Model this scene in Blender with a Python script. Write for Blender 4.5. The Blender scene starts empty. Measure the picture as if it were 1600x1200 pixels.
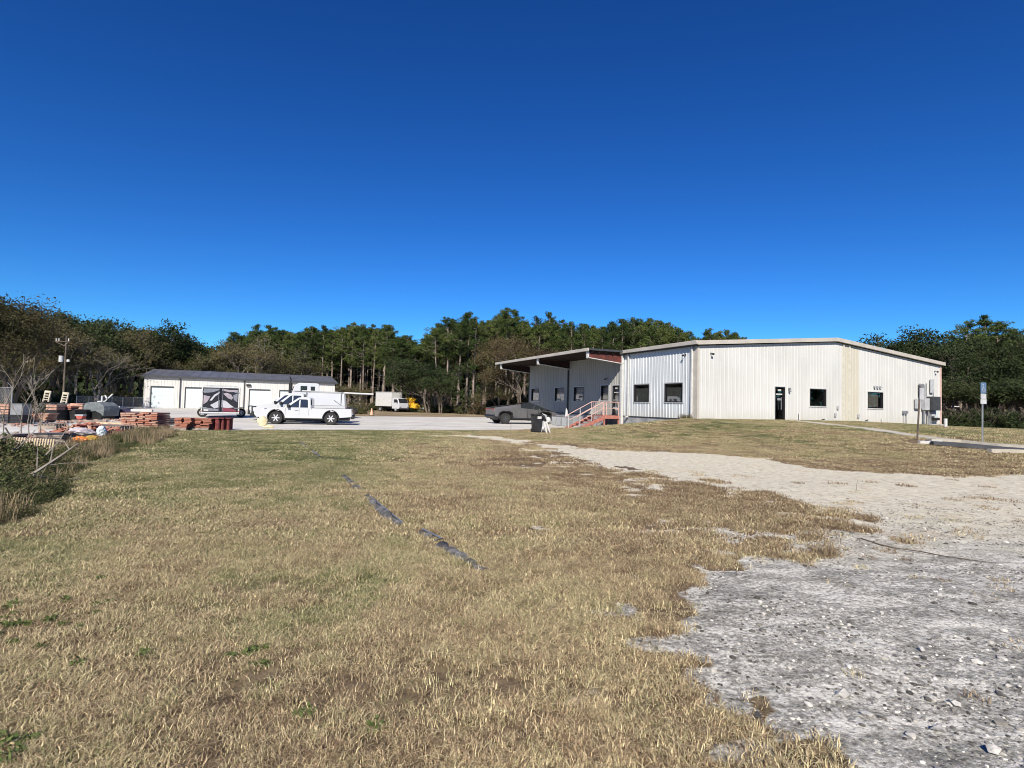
import bpy, bmesh, math, random
import numpy as np
from mathutils import Vector, Matrix, Euler
R = math.radians
random.seed(7); rng = np.random.default_rng(7)
S = bpy.context.scene
C = S.collection
# ------------------------------------------------------------------ camera
F = 860.0; CZ = 1.58
PITCH, ROLL = 2.16, 1.43
cam = bpy.data.cameras.new('camera'); co = bpy.data.objects.new('camera', cam); C.objects.link(co)
CR = Matrix.Rotation(R(90 + PITCH), 3, 'X') @ Matrix.Rotation(R(ROLL), 3, 'Z')
co.matrix_world = Matrix.Translation((0, 0, CZ)) @ CR.to_4x4()
cam.sensor_width = 36; cam.lens = 36 * F / 1600; cam.clip_start = .05; cam.clip_end = 4000
S.camera = co
# ------------------------------------------------------------------ light
SUN_TO = Vector((.22, 2.0, -1.46)).normalized()
elev = math.asin(-SUN_TO.z); az = math.atan2(-SUN_TO.x, -SUN_TO.y)
W = bpy.data.worlds.new('World'); S.world = W; W.use_nodes = True
wn, wl = W.node_tree.nodes, W.node_tree.links
wn.clear()
sky = wn.new('ShaderNodeTexSky'); sky.sky_type = 'NISHITA'; sky.sun_disc = False
sky.sun_elevation = elev; sky.sun_rotation = az; sky.altitude = 300; sky.air_density = .9; sky.dust_density = .05; sky.ozone_density = 2.6
hs = wn.new('ShaderNodeHueSaturation'); hs.inputs['Saturation'].default_value = 1.22; hs.inputs['Hue'].default_value = .508
gmn = wn.new('ShaderNodeGamma'); gmn.inputs[1].default_value = 1.2
tn = wn.new('ShaderNodeMix'); tn.data_type = 'RGBA'; tn.blend_type = 'MULTIPLY'; tn.inputs['Factor'].default_value = 1; tn.inputs['B'].default_value = (.41, .955, 1.29, 1)
bg = wn.new('ShaderNodeBackground'); bg.inputs[1].default_value = .05
wo = wn.new('ShaderNodeOutputWorld')
wl.new(sky.outputs[0], hs.inputs['Color']); wl.new(hs.outputs[0], gmn.inputs[0]); wl.new(gmn.outputs[0], tn.inputs['A']); wl.new(tn.outputs['Result'], bg.inputs[0]); wl.new(bg.outputs[0], wo.inputs[0])
sl = bpy.data.lights.new('sun', 'SUN'); sl.energy = 4.9; sl.angle = R(.53); sl.color = (1, .925, .81)
so = bpy.data.objects.new('sun', sl); C.objects.link(so); so.rotation_euler = SUN_TO.to_track_quat('-Z', 'Y').to_euler(); so.location = (0, -20, 40)
vs = S.view_settings; vs.view_transform = 'Standard'; vs.look = 'None'; vs.gamma = 1; vs.use_curve_mapping = False; vs.exposure = .5
S.cycles.filter_width = 1.0; S.cycles.max_bounces = 6; S.cycles.transparent_max_bounces = 12

# ------------------------------------------------------------------ pixel helpers (photo pixels, 1600 wide) -> real positions
def ray(px, py):
    return CR @ Vector(((px - 800) / F, -(py - 600) / F, -1))
def P(px, py, z=0.):
    d = ray(px, py); t = (z - CZ) / d.z
    return Vector((d.x * t, d.y * t, z))
def PY(px, py, Y):
    d = ray(px, py); t = Y / d.y
    return Vector((d.x * t, Y, CZ + d.z * t))
def hor(px): return 632.4 + math.tan(R(ROLL)) * (px - 800)
def XY(px, Y): v = PY(px, hor(px), Y); return v.x

# ------------------------------------------------------------------ noise in numpy
def _h(ix, iy, s):
    n = (ix.astype(np.int64) * 374761393 + iy.astype(np.int64) * 668265263 + s * 974634777) & 0x7fffffff
    n = ((n ^ (n >> 13)) * 1274126177) & 0x7fffffff
    return ((n ^ (n >> 16)) & 0xffff) / 65535.0
def vn(x, y, s=0):
    ix, iy = np.floor(x), np.floor(y); fx, fy = x - ix, y - iy
    fx = fx * fx * (3 - 2 * fx); fy = fy * fy * (3 - 2 * fy)
    a = _h(ix, iy, s) * (1 - fx) + _h(ix + 1, iy, s) * fx
    b = _h(ix, iy + 1, s) * (1 - fx) + _h(ix + 1, iy + 1, s) * fx
    return a * (1 - fy) + b * fy
def fbm(x, y, f=1., o=4, s=0):
    t = 0; a = .5; n = 0
    for i in range(o):
        t = t + a * vn(x * f, y * f, s + i); n += a; a *= .5; f *= 2.03
    return t / n
def seg_d(x, y, a, b):
    ax, ay, bx, by = a[0], a[1], b[0], b[1]
    dx, dy = bx - ax, by - ay
    t = np.clip(((x - ax) * dx + (y - ay) * dy) / (dx * dx + dy * dy + 1e-9), 0, 1)
    return np.hypot(x - ax - t * dx, y - ay - t * dy)
def poly_sd(x, y, pts):
    d = np.full(np.shape(x), 1e9); ins = np.zeros(np.shape(x), bool)
    n = len(pts)
    for i in range(n):
        a, b = pts[i], pts[(i + 1) % n]
        d = np.minimum(d, seg_d(x, y, a, b))
        c = ((a[1] > y) != (b[1] > y)) & (x < (b[0] - a[0]) * (y - a[1]) / ((b[1] - a[1]) if b[1] != a[1] else 1e-9) + a[0])
        ins ^= c
    return np.where(ins, d, -d)
def sstep(a, b, x):
    t = np.clip((x - a) / (b - a), 0, 1); return t * t * (3 - 2 * t)

# ------------------------------------------------------------------ main building frame
D2 = Vector((.915, .4035, 0)).normalized(); D1 = Vector((-D2.y, D2.x, 0)); C0 = Vector((11.15, 33.1, 0)); BANG = math.atan2(D2.y, D2.x)
GW, SW_ = 24.4, 23.4
up_px = [(668, 680.5), (700, 679), (780, 682), (860, 694), (930, 702), (1000, 705), (1100, 708), (1200, 716), (1300, 734), (1450, 742), (1600, 743), (1750, 746)]
lo_px = [(700, 682), (760, 686), (800, 690), (850, 700), (900, 715), (1000, 735), (1100, 758), (1250, 783), (1365, 815), (1340, 838), (1290, 850), (1200, 868), (1120, 890), (1075, 925),
         (1085, 960), (1060, 1000), (1150, 1035), (1220, 1100), (1290, 1160), (1330, 1200)]
UP = [P(*p)[:2] for p in up_px]; LO = [P(*p)[:2] for p in lo_px]
DRIVE = UP + [(40, 14.0), (40, -3), (1.9, -3), (1.62, 1.2)] + LO[::-1]
def height(x, y):
    x = np.asarray(x, float); y = np.asarray(y, float)
    u = (x - C0.x) * D2.x + (y - C0.y) * D2.y; v = (x - C0.x) * D1.x + (y - C0.y) * D1.y
    dr = np.hypot(np.maximum(np.maximum(-u, u - 60), 0), np.maximum(np.maximum(-v, v - 40), 0))
    de = np.full(x.shape, 1e9)
    ed = UP + [(40, 14.0), (120, 10)]
    for a, b in zip(ed[:-1], ed[1:]): de = np.minimum(de, seg_d(x, y, a, b))
    # which side of the drive edge
    ex = np.array([p[0] for p in ed]); ey = np.array([p[1] for p in ed])
    yedge = np.interp(x, ex, ey)
    side = (y > yedge) & (x > -3.5)
    t = np.where(side, de / (de + dr + 1e-6), 0)
    H = 1.02 - .24 * sstep(12, 24, u) - .25 * sstep(24, 40, u)
    H = H * (1 - np.clip((v) / 9.8, 0, 1) * np.where(u > 8, 0, 1))
    t = t ** .85
    h = H * t * t * (3 - 2 * t)
    fall = sstep(-7.0, -.5, u)
    h = h * np.where(u < 0, fall, 1)
    h = h - .5 * sstep(26, 60, u) * side * .6
    und = (fbm(x, y, .5, 3, 5) - .5) * .06 * sstep(.3, 3, de) * (1 - sstep(60, 100, y))
    return h + np.where(y < 30, und, und * .3)
def hgt(x, y): return float(height(np.array([x]), np.array([y]))[0])
def G(px, py):
    d = ray(px, py); o = Vector((0, 0, CZ)); prev = 1.
    t = 1.
    while t < 150:
        p = o + d * t
        if p.z <= hgt(p.x, p.y): break
        t += .1 if t < 60 else .5
    a, b = t - .5, t
    for _ in range(14):
        m = (a + b) / 2; p = o + d * m
        if p.z <= hgt(p.x, p.y): b = m
        else: a = m
    p = o + d * b
    return Vector((p.x, p.y, hgt(p.x, p.y)))

# ------------------------------------------------------------------ materials
def nt(m): m.use_nodes = True; n, l = m.node_tree.nodes, m.node_tree.links; return n, l, n['Principled BSDF']
MATS = {}
def M(name, c1, c2=None, scale=4, rough=.7, bump=0, metal=0, st=(1, 1, 1), detail=6, lo=.35, hi=.65, bscale=None, coord='Object', spec=.4, trans=0):
    if name in MATS: return MATS[name]
    m = bpy.data.materials.new(name); n, l, b = nt(m)
    b.inputs['Roughness'].default_value = rough; b.inputs['Metallic'].default_value = metal; b.inputs['Specular IOR Level'].default_value = spec
    if c2 is None: c2 = tuple(x * .82 for x in c1)
    tc = n.new('ShaderNodeTexCoord'); mp = n.new('ShaderNodeMapping'); mp.inputs['Scale'].default_value = st
    l.new(tc.outputs[coord], mp.inputs[0])
    ns = n.new('ShaderNodeTexNoise'); ns.inputs['Scale'].default_value = scale; ns.inputs['Detail'].default_value = detail
    l.new(mp.outputs[0], ns.inputs['Vector'])
    cr = n.new('ShaderNodeValToRGB'); e = cr.color_ramp.elements
    e[0].position = lo; e[0].color = (*c1, 1); e[1].position = hi; e[1].color = (*c2, 1)
    l.new(ns.outputs[0], cr.inputs[0]); l.new(cr.outputs[0], b.inputs['Base Color'])
    if bump:
        n2 = n.new('ShaderNodeTexNoise'); n2.inputs['Scale'].default_value = bscale or scale * 6; n2.inputs['Detail'].default_value = 4
        l.new(mp.outputs[0], n2.inputs['Vector'])
        bp = n.new('ShaderNodeBump'); bp.inputs['Strength'].default_value = 1; bp.inputs['Distance'].default_value = bump
        l.new(n2.outputs[0], bp.inputs['Height']); l.new(bp.outputs[0], b.inputs['Normal'])
    MATS[name] = m; return m
def leafmat(name, cols, vscale=.35, transl=.25, rand=True):
    """foliage: colour from position noise and per-object random"""
    m = bpy.data.materials.new(name); n, l, b = nt(m); b.inputs['Roughness'].default_value = .65; b.inputs['Specular IOR Level'].default_value = .2
    g = n.new('ShaderNodeNewGeometry'); ns = n.new('ShaderNodeTexNoise'); ns.inputs['Scale'].default_value = vscale; ns.inputs['Detail'].default_value = 8; ns.inputs['Roughness'].default_value = .7
    l.new(g.outputs['Position'], ns.inputs['Vector'])
    oi = n.new('ShaderNodeObjectInfo'); mx = n.new('ShaderNodeMath'); mx.operation = 'MULTIPLY_ADD'
    l.new(oi.outputs['Random'], mx.inputs[0]); mx.inputs[1].default_value = .3; mx.inputs[2].default_value = -.15
    ad = n.new('ShaderNodeMath'); ad.operation = 'ADD'; l.new(ns.outputs[0], ad.inputs[0]); l.new(mx.outputs[0], ad.inputs[1])
    cr = n.new('ShaderNodeValToRGB'); el = cr.color_ramp.elements
    k = len(cols)
    el[0].position = .3; el[0].color = (*cols[0], 1); el[1].position = .7; el[1].color = (*cols[-1], 1)
    for i in range(1, k - 1):
        x = el.new(.3 + .4 * i / (k - 1)); x.color = (*cols[i], 1)
    l.new(ad.outputs[0], cr.inputs[0]); l.new(cr.outputs[0], b.inputs['Base Color'])
    if transl:
        t = n.new('ShaderNodeBsdfTranslucent'); l.new(cr.outputs[0], t.inputs[0]); ms = n.new('ShaderNodeMixShader'); ms.inputs[0].default_value = transl
        o = n['Material Output']; l.new(b.outputs[0], ms.inputs[1]); l.new(t.outputs[0], ms.inputs[2]); l.new(ms.outputs[0], o.inputs[0])
    MATS[name] = m; return m
def glassmat(name, tint=.3):
    m = bpy.data.materials.new(name); n, l, b = nt(m); n.remove(b)
    t = n.new('ShaderNodeBsdfTransparent'); t.inputs[0].default_value = (tint, tint, tint * 1.02, 1)
    gl = n.new('ShaderNodeBsdfGlossy'); gl.inputs['Roughness'].default_value = .02
    lw = n.new('ShaderNodeLayerWeight'); lw.inputs[0].default_value = .25
    mr = n.new('ShaderNodeMath'); mr.operation = 'MULTIPLY_ADD'; mr.inputs[1].default_value = .5; mr.inputs[2].default_value = .035
    l.new(lw.outputs['Fresnel'], mr.inputs[0])
    ms = n.new('ShaderNodeMixShader'); l.new(mr.outputs[0], ms.inputs[0]); l.new(t.outputs[0], ms.inputs[1]); l.new(gl.outputs[0], ms.inputs[2])
    l.new(ms.outputs[0], n['Material Output'].inputs[0]); MATS[name] = m; return m
def metalsheet(name, white, grime, amount=.5, base_stain=None, rough=.45):
    m = bpy.data.materials.new(name); n, l, b = nt(m); b.inputs['Roughness'].default_value = rough; b.inputs['Specular IOR Level'].default_value = .35
    tc = n.new('ShaderNodeNewGeometry')
    mp = n.new('ShaderNodeMapping'); mp.inputs['Scale'].default_value = (2.2, 2.2, .16); l.new(tc.outputs['Position'], mp.inputs[0])
    a = n.new('ShaderNodeTexNoise'); a.inputs['Scale'].default_value = 1.6; a.inputs['Detail'].default_value = 9; a.inputs['Roughness'].default_value = .65; l.new(mp.outputs[0], a.inputs['Vector'])
    a2 = n.new('ShaderNodeTexNoise'); a2.inputs['Scale'].default_value = .35; a2.inputs['Detail'].default_value = 5; l.new(tc.outputs['Position'], a2.inputs['Vector'])
    mu = n.new('ShaderNodeMath'); mu.operation = 'MULTIPLY'; l.new(a.outputs[0], mu.inputs[0]); l.new(a2.outputs[0], mu.inputs[1])
    mr = n.new('ShaderNodeMapRange'); mr.inputs['From Min'].default_value = .17; mr.inputs['From Max'].default_value = .40; mr.inputs['To Max'].default_value = amount; l.new(mu.outputs[0], mr.inputs['Value'])
    mx = n.new('ShaderNodeMix'); mx.data_type = 'RGBA'; mx.inputs['A'].default_value = (*white, 1); mx.inputs['B'].default_value = (*grime, 1); l.new(mr.outputs['Result'], mx.inputs['Factor'])
    out = mx.outputs['Result']
    if base_stain:
        sx = n.new('ShaderNodeSeparateXYZ'); l.new(tc.outputs['Position'], sx.inputs[0])
        m2 = n.new('ShaderNodeMapRange'); m2.inputs['From Min'].default_value = 1.7; m2.inputs['From Max'].default_value = .7; l.new(sx.outputs['Z'], m2.inputs['Value'])
        n3 = n.new('ShaderNodeTexNoise'); n3.inputs['Scale'].default_value = 2.5; n3.inputs['Detail'].default_value = 6; l.new(tc.outputs['Position'], n3.inputs['Vector'])
        m3 = n.new('ShaderNodeMath'); m3.operation = 'MULTIPLY'; l.new(m2.outputs['Result'], m3.inputs[0]); l.new(n3.outputs[0], m3.inputs[1])
        x2 = n.new('ShaderNodeMix'); x2.data_type = 'RGBA'; l.new(m3.outputs[0], x2.inputs['Factor']); l.new(out, x2.inputs['A']); x2.inputs['B'].default_value = (*base_stain, 1)
        out = x2.outputs['Result']
    l.new(out, b.inputs['Base Color']); MATS[name] = m; return m

WHT = M('white_paint', (.56, .56, .54), (.48, .48, .46), rough=.4)
BLK = M('black_plastic', (.012, .012, .013), (.02, .02, .02), rough=.5)
DGRY = M('dark_grey', (.05, .055, .06), (.035, .038, .042), rough=.6)
GRY = M('mid_grey', (.22, .23, .24), (.16, .17, .18), rough=.6)
LGRY = M('light_grey', (.45, .46, .46), (.36, .37, .38), rough=.5)
CONC = M('concrete', (.42, .41, .38), (.28, .27, .25), scale=2, rough=.9, bump=.01)
BEIGE = M('beige_trim', (.48, .445, .39), (.40, .37, .32), scale=1.5, rough=.55)
BARK = M('bark', (.17, .14, .11), (.07, .055, .04), scale=3, rough=.95, bump=.03, st=(1, 1, .25))
PBARK = M('pine_bark', (.30, .25, .21), (.11, .08, .06), scale=2.5, rough=.95, bump=.03, st=(1, 1, .3))
TWIG = M('grey_twig', (.27, .24, .20), (.15, .13, .105), scale=3, rough=.95)
PALET = M('pale_timber', (.52, .42, .28), (.36, .28, .18), scale=6, rough=.85, st=(1, 1, 4))
WEATH = M('weathered_timber', (.34, .28, .23), (.17, .14, .12), scale=5, rough=.9)
TERRA = M('terracotta', (.42, .175, .11), (.26, .10, .07), scale=6, rough=.85)
TERRA2 = M('pale_terracotta', (.46, .30, .225), (.32, .17, .12), scale=8, rough=.85)
MAROON = M('maroon_clay', (.20, .045, .04), (.12, .03, .028), scale=6, rough=.8)
REDW = M('red_stained_timber', (.42, .17, .13), (.30, .11, .085), scale=5, rough=.75)
REDST = M('red_primer_steel', (.12, .03, .022), (.06, .018, .015), scale=3, rough=.7)
CAR = M('white_car_paint', (.50, .51, .52), (.48, .49, .50), scale=1, rough=.18, spec=.6)
STEEL = M('dull_stainless', (.30, .29, .28), (.25, .24, .235), scale=1.2, rough=.42, metal=.85)
GALV = M('galvanised', (.45, .47, .48), (.33, .34, .35), scale=6, rough=.35, metal=.7)
TYRE = M('tyre_rubber', (.018, .018, .018), (.03, .03, .028), rough=.85)
RIM = M('silver_rim', (.62, .63, .64), (.52, .53, .54), rough=.3, metal=.3)
YEL = M('yellow_paint', (.72, .42, .03), (.6, .34, .03), rough=.45)
GLASS = glassmat('tinted_glass', .84); CARGL = glassmat('car_glass', .25)
DARKIN = M('dark_interior', (.01, .01, .01), (.014, .014, .014), rough=.9)
BLIND = M('olive_blind', (.30, .30, .235), (.25, .25, .19), rough=.8, st=(1, 1, 8))
PAPER = M('paper_blind', (.55, .54, .5), (.42, .41, .38), rough=.9)
RED = M('red_lens', (.45, .02, .015), rough=.25)
LENS = M('lamp_lens', (.6, .6, .6), (.4, .4, .42), scale=20, rough=.1)
WALLW = metalsheet('white_wall_sheet', (.56, .558, .53), (.40, .405, .38), .5, (.42, .40, .32))
WALLS = metalsheet('side_wall_sheet', (.58, .61, .62), (.38, .40, .41), .6, (.44, .42, .35))
WALLD = metalsheet('shaded_tan_dock_sheet', (.33, .325, .30), (.24, .235, .215), .6)  # tan dock sheet, its colour also darkened to carry the canopy's shade
WALLY = metalsheet('stained_wall_sheet', (.50, .475, .39), (.42, .39, .30), .7)
WALLF = metalsheet('far_wall_sheet', (.60, .575, .54), (.46, .44, .40), .5)
FDOOR = M('roller_door', (.58, .64, .63), (.52, .58, .57), scale=2, rough=.4)
FROOF = M('dark_roof_sheet', (.14, .14, .15), (.09, .092, .10), scale=.8, rough=.45)
ROOFL = M('pale_roof_sheet', (.5, .5, .49), (.38, .38, .37), rough=.5)

# ------------------------------------------------------------------ mesh builder
class MB:
    def __init__(s): s.v = []; s.f = []
    def add(s, v, f):
        o = len(s.v); s.v += [tuple(p) for p in v]; s.f += [tuple(i + o for i in q) for q in f]; return s
    def box(s, c, d, rz=0, rx=0, ry=0):
        m = Euler((rx, ry, rz)).to_matrix(); c = Vector(c)
        v = [c + m @ Vector((x * d[0] / 2, y * d[1] / 2, z * d[2] / 2)) for z in (-1, 1) for y in (-1, 1) for x in (-1, 1)]
        return s.add(v, [(0, 2, 3, 1), (4, 5, 7, 6), (0, 1, 5, 4), (2, 6, 7, 3), (0, 4, 6, 2), (1, 3, 7, 5)])
    def bx(s, x0, x1, y0, y1, z0, z1): return s.box(((x0 + x1) / 2, (y0 + y1) / 2, (z0 + z1) / 2), (abs(x1 - x0), abs(y1 - y0), abs(z1 - z0)))
    def tube(s, pts, rad, n=6, cap=True):
        pts = [Vector(p) for p in pts]
        if not hasattr(rad, '__len__'): rad = [rad] * len(pts)
        rings = []; ref = None
        for i, p in enumerate(pts):
            t = (pts[min(i + 1, len(pts) - 1)] - pts[max(i - 1, 0)]).normalized()
            if ref is None: ref = Vector((0, 0, 1)) if abs(t.z) < .9 else Vector((1, 0, 0))
            a = t.cross(ref).normalized(); b = t.cross(a).normalized()
            rings.append([p + (a * math.cos(k * 2 * math.pi / n) + b * math.sin(k * 2 * math.pi / n)) * rad[i] for k in range(n)])
        v = [q for r in rings for q in r]; f = []
        for i in range(len(pts) - 1):
            for k in range(n):
                f.append((i * n + k, i * n + (k + 1) % n, (i + 1) * n + (k + 1) % n, (i + 1) * n + k))
        if cap: f.append(tuple(range(n))[::-1]); f.append(tuple((len(pts) - 1) * n + k for k in range(n)))
        return s.add(v, f)
    def cyl(s, a, b, r, n=12, r2=None): return s.tube([a, b], [r, r if r2 is None else r2], n)
    def prism(s, poly, a, b, axis='y', ta=1., tb=1.):
        """polygon (u,w) extruded along axis between a and b"""
        def pt(u, w, k): return (u, k, w) if axis == 'y' else ((k, u, w) if axis == 'x' else (u, w, k))
        n = len(poly)
        v = [pt(u, w, a) for u, w in poly] + [pt(u, w, b) for u, w in poly]
        f = [tuple(range(n)), tuple(range(2 * n - 1, n - 1, -1))] + [(i, i + n, (i + 1) % n + n, (i + 1) % n) for i in range(n)]
        return s.add(v, f)
    def skewprism(s, poly, hw, axis='y'):
        """side profile (x,z) with half width hw(z)"""
        n = len(poly)
        v = [(u, -hw(w), w) for u, w in poly] + [(u, hw(w), w) for u, w in poly]
        return s.add(v, [tuple(range(n)), tuple(range(2 * n - 1, n - 1, -1))] + [(i, i + n, (i + 1) % n + n, (i + 1) % n) for i in range(n)])
    def lathe(s, prof, n=20, c=(0, 0, 0), axis='y'):
        """profile (r, h)"""
        v = []
        for r, h in prof:
            for k in range(n):
                a = k * 2 * math.pi / n; x, z = r * math.cos(a), r * math.sin(a)
                v.append((c[0] + x, c[1] + h, c[2] + z) if axis == 'y' else (c[0] + x, c[1] + z, c[2] + h))
        f = []
        for i in range(len(prof) - 1):
            for k in range(n): f.append((i * n + k, i * n + (k + 1) % n, (i + 1) * n + (k + 1) % n, (i + 1) * n + k))
        f.append(tuple(range(n))); f.append(tuple((len(prof) - 1) * n + k for k in range(n))[::-1])
        return s.add(v, f)
    def mesh(s, name, mat, smooth=False):
        me = bpy.data.meshes.new(name); me.from_pydata(s.v, [], s.f); me.update()
        bm = bmesh.new(); bm.from_mesh(me); bmesh.ops.recalc_face_normals(bm, faces=bm.faces); bm.to_mesh(me); bm.free()
        if mat: me.materials.append(mat)
        if smooth:
            me.polygons.foreach_set('use_smooth', [True] * len(me.polygons))
            try: me.set_sharp_from_angle(angle=R(40))
            except Exception: pass
        return me
def link(name, me, parent=None, loc=(0, 0, 0), rot=None, scale=None):
    o = bpy.data.objects.new(name, me); C.objects.link(o); o.location = loc
    if rot is not None: o.rotation_euler = rot
    if scale is not None: o.scale = scale
    if parent: o.parent = parent
    return o
def part(name, mb, mat, parent, smooth=False, bevel=0, **k):
    o = link(name, mb.mesh(name, mat, smooth or bevel > 0), parent, **k)
    if bevel:
        b = o.modifiers.new('bevel', 'BEVEL'); b.width = bevel; b.segments = 2; b.limit_method = 'ANGLE'; b.angle_limit = R(28)
    return o
def tag(o, label, cat, group=None, kind=None):
    if label: o['label'] = label
    if cat: o['category'] = cat
    if group: o['group'] = group
    if kind: o['kind'] = kind
    return o
def thing(name, label, cat, loc=(0, 0, 0), rz=0, group=None):
    o = bpy.data.objects.new(name, None); C.objects.link(o); o.location = loc; o.rotation_euler = (0, 0, rz); o.empty_display_size = .3
    return tag(o, label, cat, group)
def copy_tree(o, parent=None, loc=None, rz=None, label=None):
    c = o.copy(); C.objects.link(c)
    if parent: c.parent = parent
    for ch in list(o.children): copy_tree(ch, c)
    if loc is not None: c.location = loc
    if rz is not None: c.rotation_euler = (0, 0, rz)
    if label: c['label'] = label
    return c
def struct(o, label=None):
    o['kind'] = 'structure'
    if label: o['label'] = label
    return o

# ------------------------------------------------------------------ ground
def spaced(a): return np.concatenate([np.arange(s, e, d) for s, e, d in a])
gx = spaced([(-1600, -200, 140), (-200, -60, 14), (-60, -25, 2.5), (-25, -9, .5), (-9, 14, .13), (14, 26, .4), (26, 60, 2.5), (60, 200, 14), (200, 1700, 150)])
gy = spaced([(-60, -4, 8), (-4, 1, .5), (1, 11, .1), (11, 20, .16), (20, 48, .4), (48, 70, 2), (70, 200, 10), (200, 1700, 150)])
GXX, GYY = np.meshgrid(gx, gy)
def gravel_mask(x, y):
    sd = poly_sd(x, y, DRIVE)
    n1 = fbm(x, y, .9, 4, 11) - .5; n2 = fbm(x, y, 3.5, 4, 31) - .5; n3 = fbm(x, y, 9, 3, 37) - .5
    scale = np.clip(y / 11, .2, 1.6)
    m = sd + (n1 * .8 + n2 * .7 + n3 * .5) * scale
    thr = np.where(y > 6.2, .512, .535) + np.where(y > 6.2, .036, .07) * np.clip(-sd, 0, 5) + .5 * ((x < .3) | (y < 2.6)) + .03 * (y < 6.5)
    pv = fbm(x, y, 1.5, 2, 77) * .34 + fbm(x, y, 4.2, 4, 78) * .66
    patch = (pv - thr) * 3 - 3 * (y > np.interp(x, [p[0] for p in UP], [p[1] for p in UP]) - .3)
    isl = (fbm(x, y, 1.3, 4, 55) - .55 - .16 * np.clip(sd, 0, 3) - .3 * (y < 5.5)) * 4            # dead-grass tongues reaching into the gravel
    m = np.maximum(m, patch)
    m = m - np.maximum(isl, 0) * 1.2
    w = np.clip(y / 9, .25, 1.3)
    return sstep(-.34 * w, .22 * w, m)
gm = gravel_mask(GXX, GYY)
gz = height(GXX, GYY)
nz = (fbm(GXX, GYY, 5, 3, 3) - .5) * .03 * (GYY < 20) * (1 - gm)
nz += (fbm(GXX, GYY, 2.2, 4, 8) - .5) * .05 * gm * (GYY < 20)
nx, ny = len(gx), len(gy)
me = bpy.data.meshes.new('ground')
V = np.stack([GXX, GYY, gz + nz], -1).reshape(-1, 3)
i = np.arange(ny - 1)[:, None] * nx + np.arange(nx - 1)[None]
Fq = np.stack([i, i + 1, i + nx + 1, i + nx], -1).reshape(-1, 4)
me.vertices.add(len(V)); me.vertices.foreach_set('co', V.ravel())
me.loops.add(Fq.size); me.loops.foreach_set('vertex_index', Fq.ravel().astype(np.int32))
me.polygons.add(len(Fq)); me.polygons.foreach_set('loop_start', (np.arange(len(Fq)) * 4).astype(np.int32)); me.polygons.foreach_set('loop_total', np.full(len(Fq), 4, np.int32))
me.polygons.foreach_set('use_smooth', np.ones(len(Fq), bool)); me.update(calc_edges=True)
a = me.attributes.new('gravel', 'FLOAT', 'POINT'); a.data.foreach_set('value', gm.ravel().astype(np.float32))
# tint: 0 brown/purple dead, .5 straw, 1 olive green
def tint_f(x, y):
    sd = poly_sd(x, y, DRIVE)
    t = .56 + .34 * (fbm(x, y, .35, 3, 91) - .5) * 2 + .42 * (fbm(x, y, 1.6, 3, 92) - .5) * 2
    t = t - .22 * np.exp(-(((x - .3) / 4.0) ** 2 + ((y - 13) / 4.5) ** 2)) - .03 * np.exp(-(((x + .2) / 1.3) ** 2 + ((y - 3.2) / 1.2) ** 2))
    t = t - .17 * sstep(6, 11, y) * sstep(-4.5, -.5, x) * (1 - sstep(22, 30, y)) + .10 * sstep(5, 9, y) * sstep(-1, -4, x)
    t = t + .22 * sstep(2, -7, x) * sstep(4, 12, y) - (.16 * sstep(-2.5, 0, sd) + .20 * sstep(-5.5, -1.2, sd)) * (y < 24) * (x > -1)
    t = t + .12 * sstep(15, 19, y) * sstep(2, 5, x) + .06 * sstep(9, 16, y)
    fl = .20 + .14 * sstep(7, 4, y)
    t = np.where(t < fl + .15, fl + .15 - (fl + .15 - t) * .35, t)
    return np.clip(t, 0, 1)
a = me.attributes.new('tint', 'FLOAT', 'POINT'); a.data.foreach_set('value', tint_f(GXX, GYY).ravel().astype(np.float32))

def attr(n, name, typ='GEOMETRY'):
    x = n.new('ShaderNodeAttribute'); x.attribute_name = name; x.attribute_type = typ; return x.outputs['Fac']
def ramp(n, l, src, stops):
    cr = n.new('ShaderNodeValToRGB'); el = cr.color_ramp.elements
    for k, (p, c) in enumerate(stops):
        e = el[k] if k < 2 else el.new(p)
        e.position = p; e.color = (*c, 1)
    l.new(src, cr.inputs[0]); return cr.outputs[0]
def noise(n, l, vec, scale, detail=6, rough=.55):
    x = n.new('ShaderNodeTexNoise'); x.inputs['Scale'].default_value = scale; x.inputs['Detail'].default_value = detail; x.inputs['Roughness'].default_value = rough
    l.new(vec, x.inputs['Vector']); return x.outputs[0]
def math_(n, l, op, a, b=None, c=None, clamp=False):
    x = n.new('ShaderNodeMath'); x.operation = op; x.use_clamp = clamp
    for i, q in enumerate((a, b, c)):
        if q is None: continue
        if isinstance(q, (int, float)): x.inputs[i].default_value = q
        else: l.new(q, x.inputs[i])
    return x.outputs[0]
def mixc(n, l, f, a, b, blend='MIX'):
    x = n.new('ShaderNodeMix'); x.data_type = 'RGBA'; x.blend_type = blend
    for k, q in (('Factor', f), ('A', a), ('B', b)):
        if isinstance(q, (int, float)): x.inputs[k].default_value = q
        elif isinstance(q, tuple): x.inputs[k].default_value = (*q, 1)
        else: l.new(q, x.inputs[k])
    return x.outputs['Result']
GRASS_STOPS = [(0, (.16, .11, .085)), (.3, (.25, .18, .115)), (.55, (.33, .255, .145)), (.78, (.25, .22, .11)), (1, (.13, .15, .055))]
gmtl = bpy.data.materials.new('field_ground'); n, l, b = nt(gmtl); b.inputs['Roughness'].default_value = .95; b.inputs['Specular IOR Level'].default_value = .15
pos = n.new('ShaderNodeNewGeometry').outputs['Position']
t = attr(n, 'tint'); gr = attr(n, 'gravel')
nf = noise(n, l, pos, 9, 8, .7); nl = noise(n, l, pos, 1.3, 6, .6); nfar = noise(n, l, pos, 2.6, 8, .75)
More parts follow.
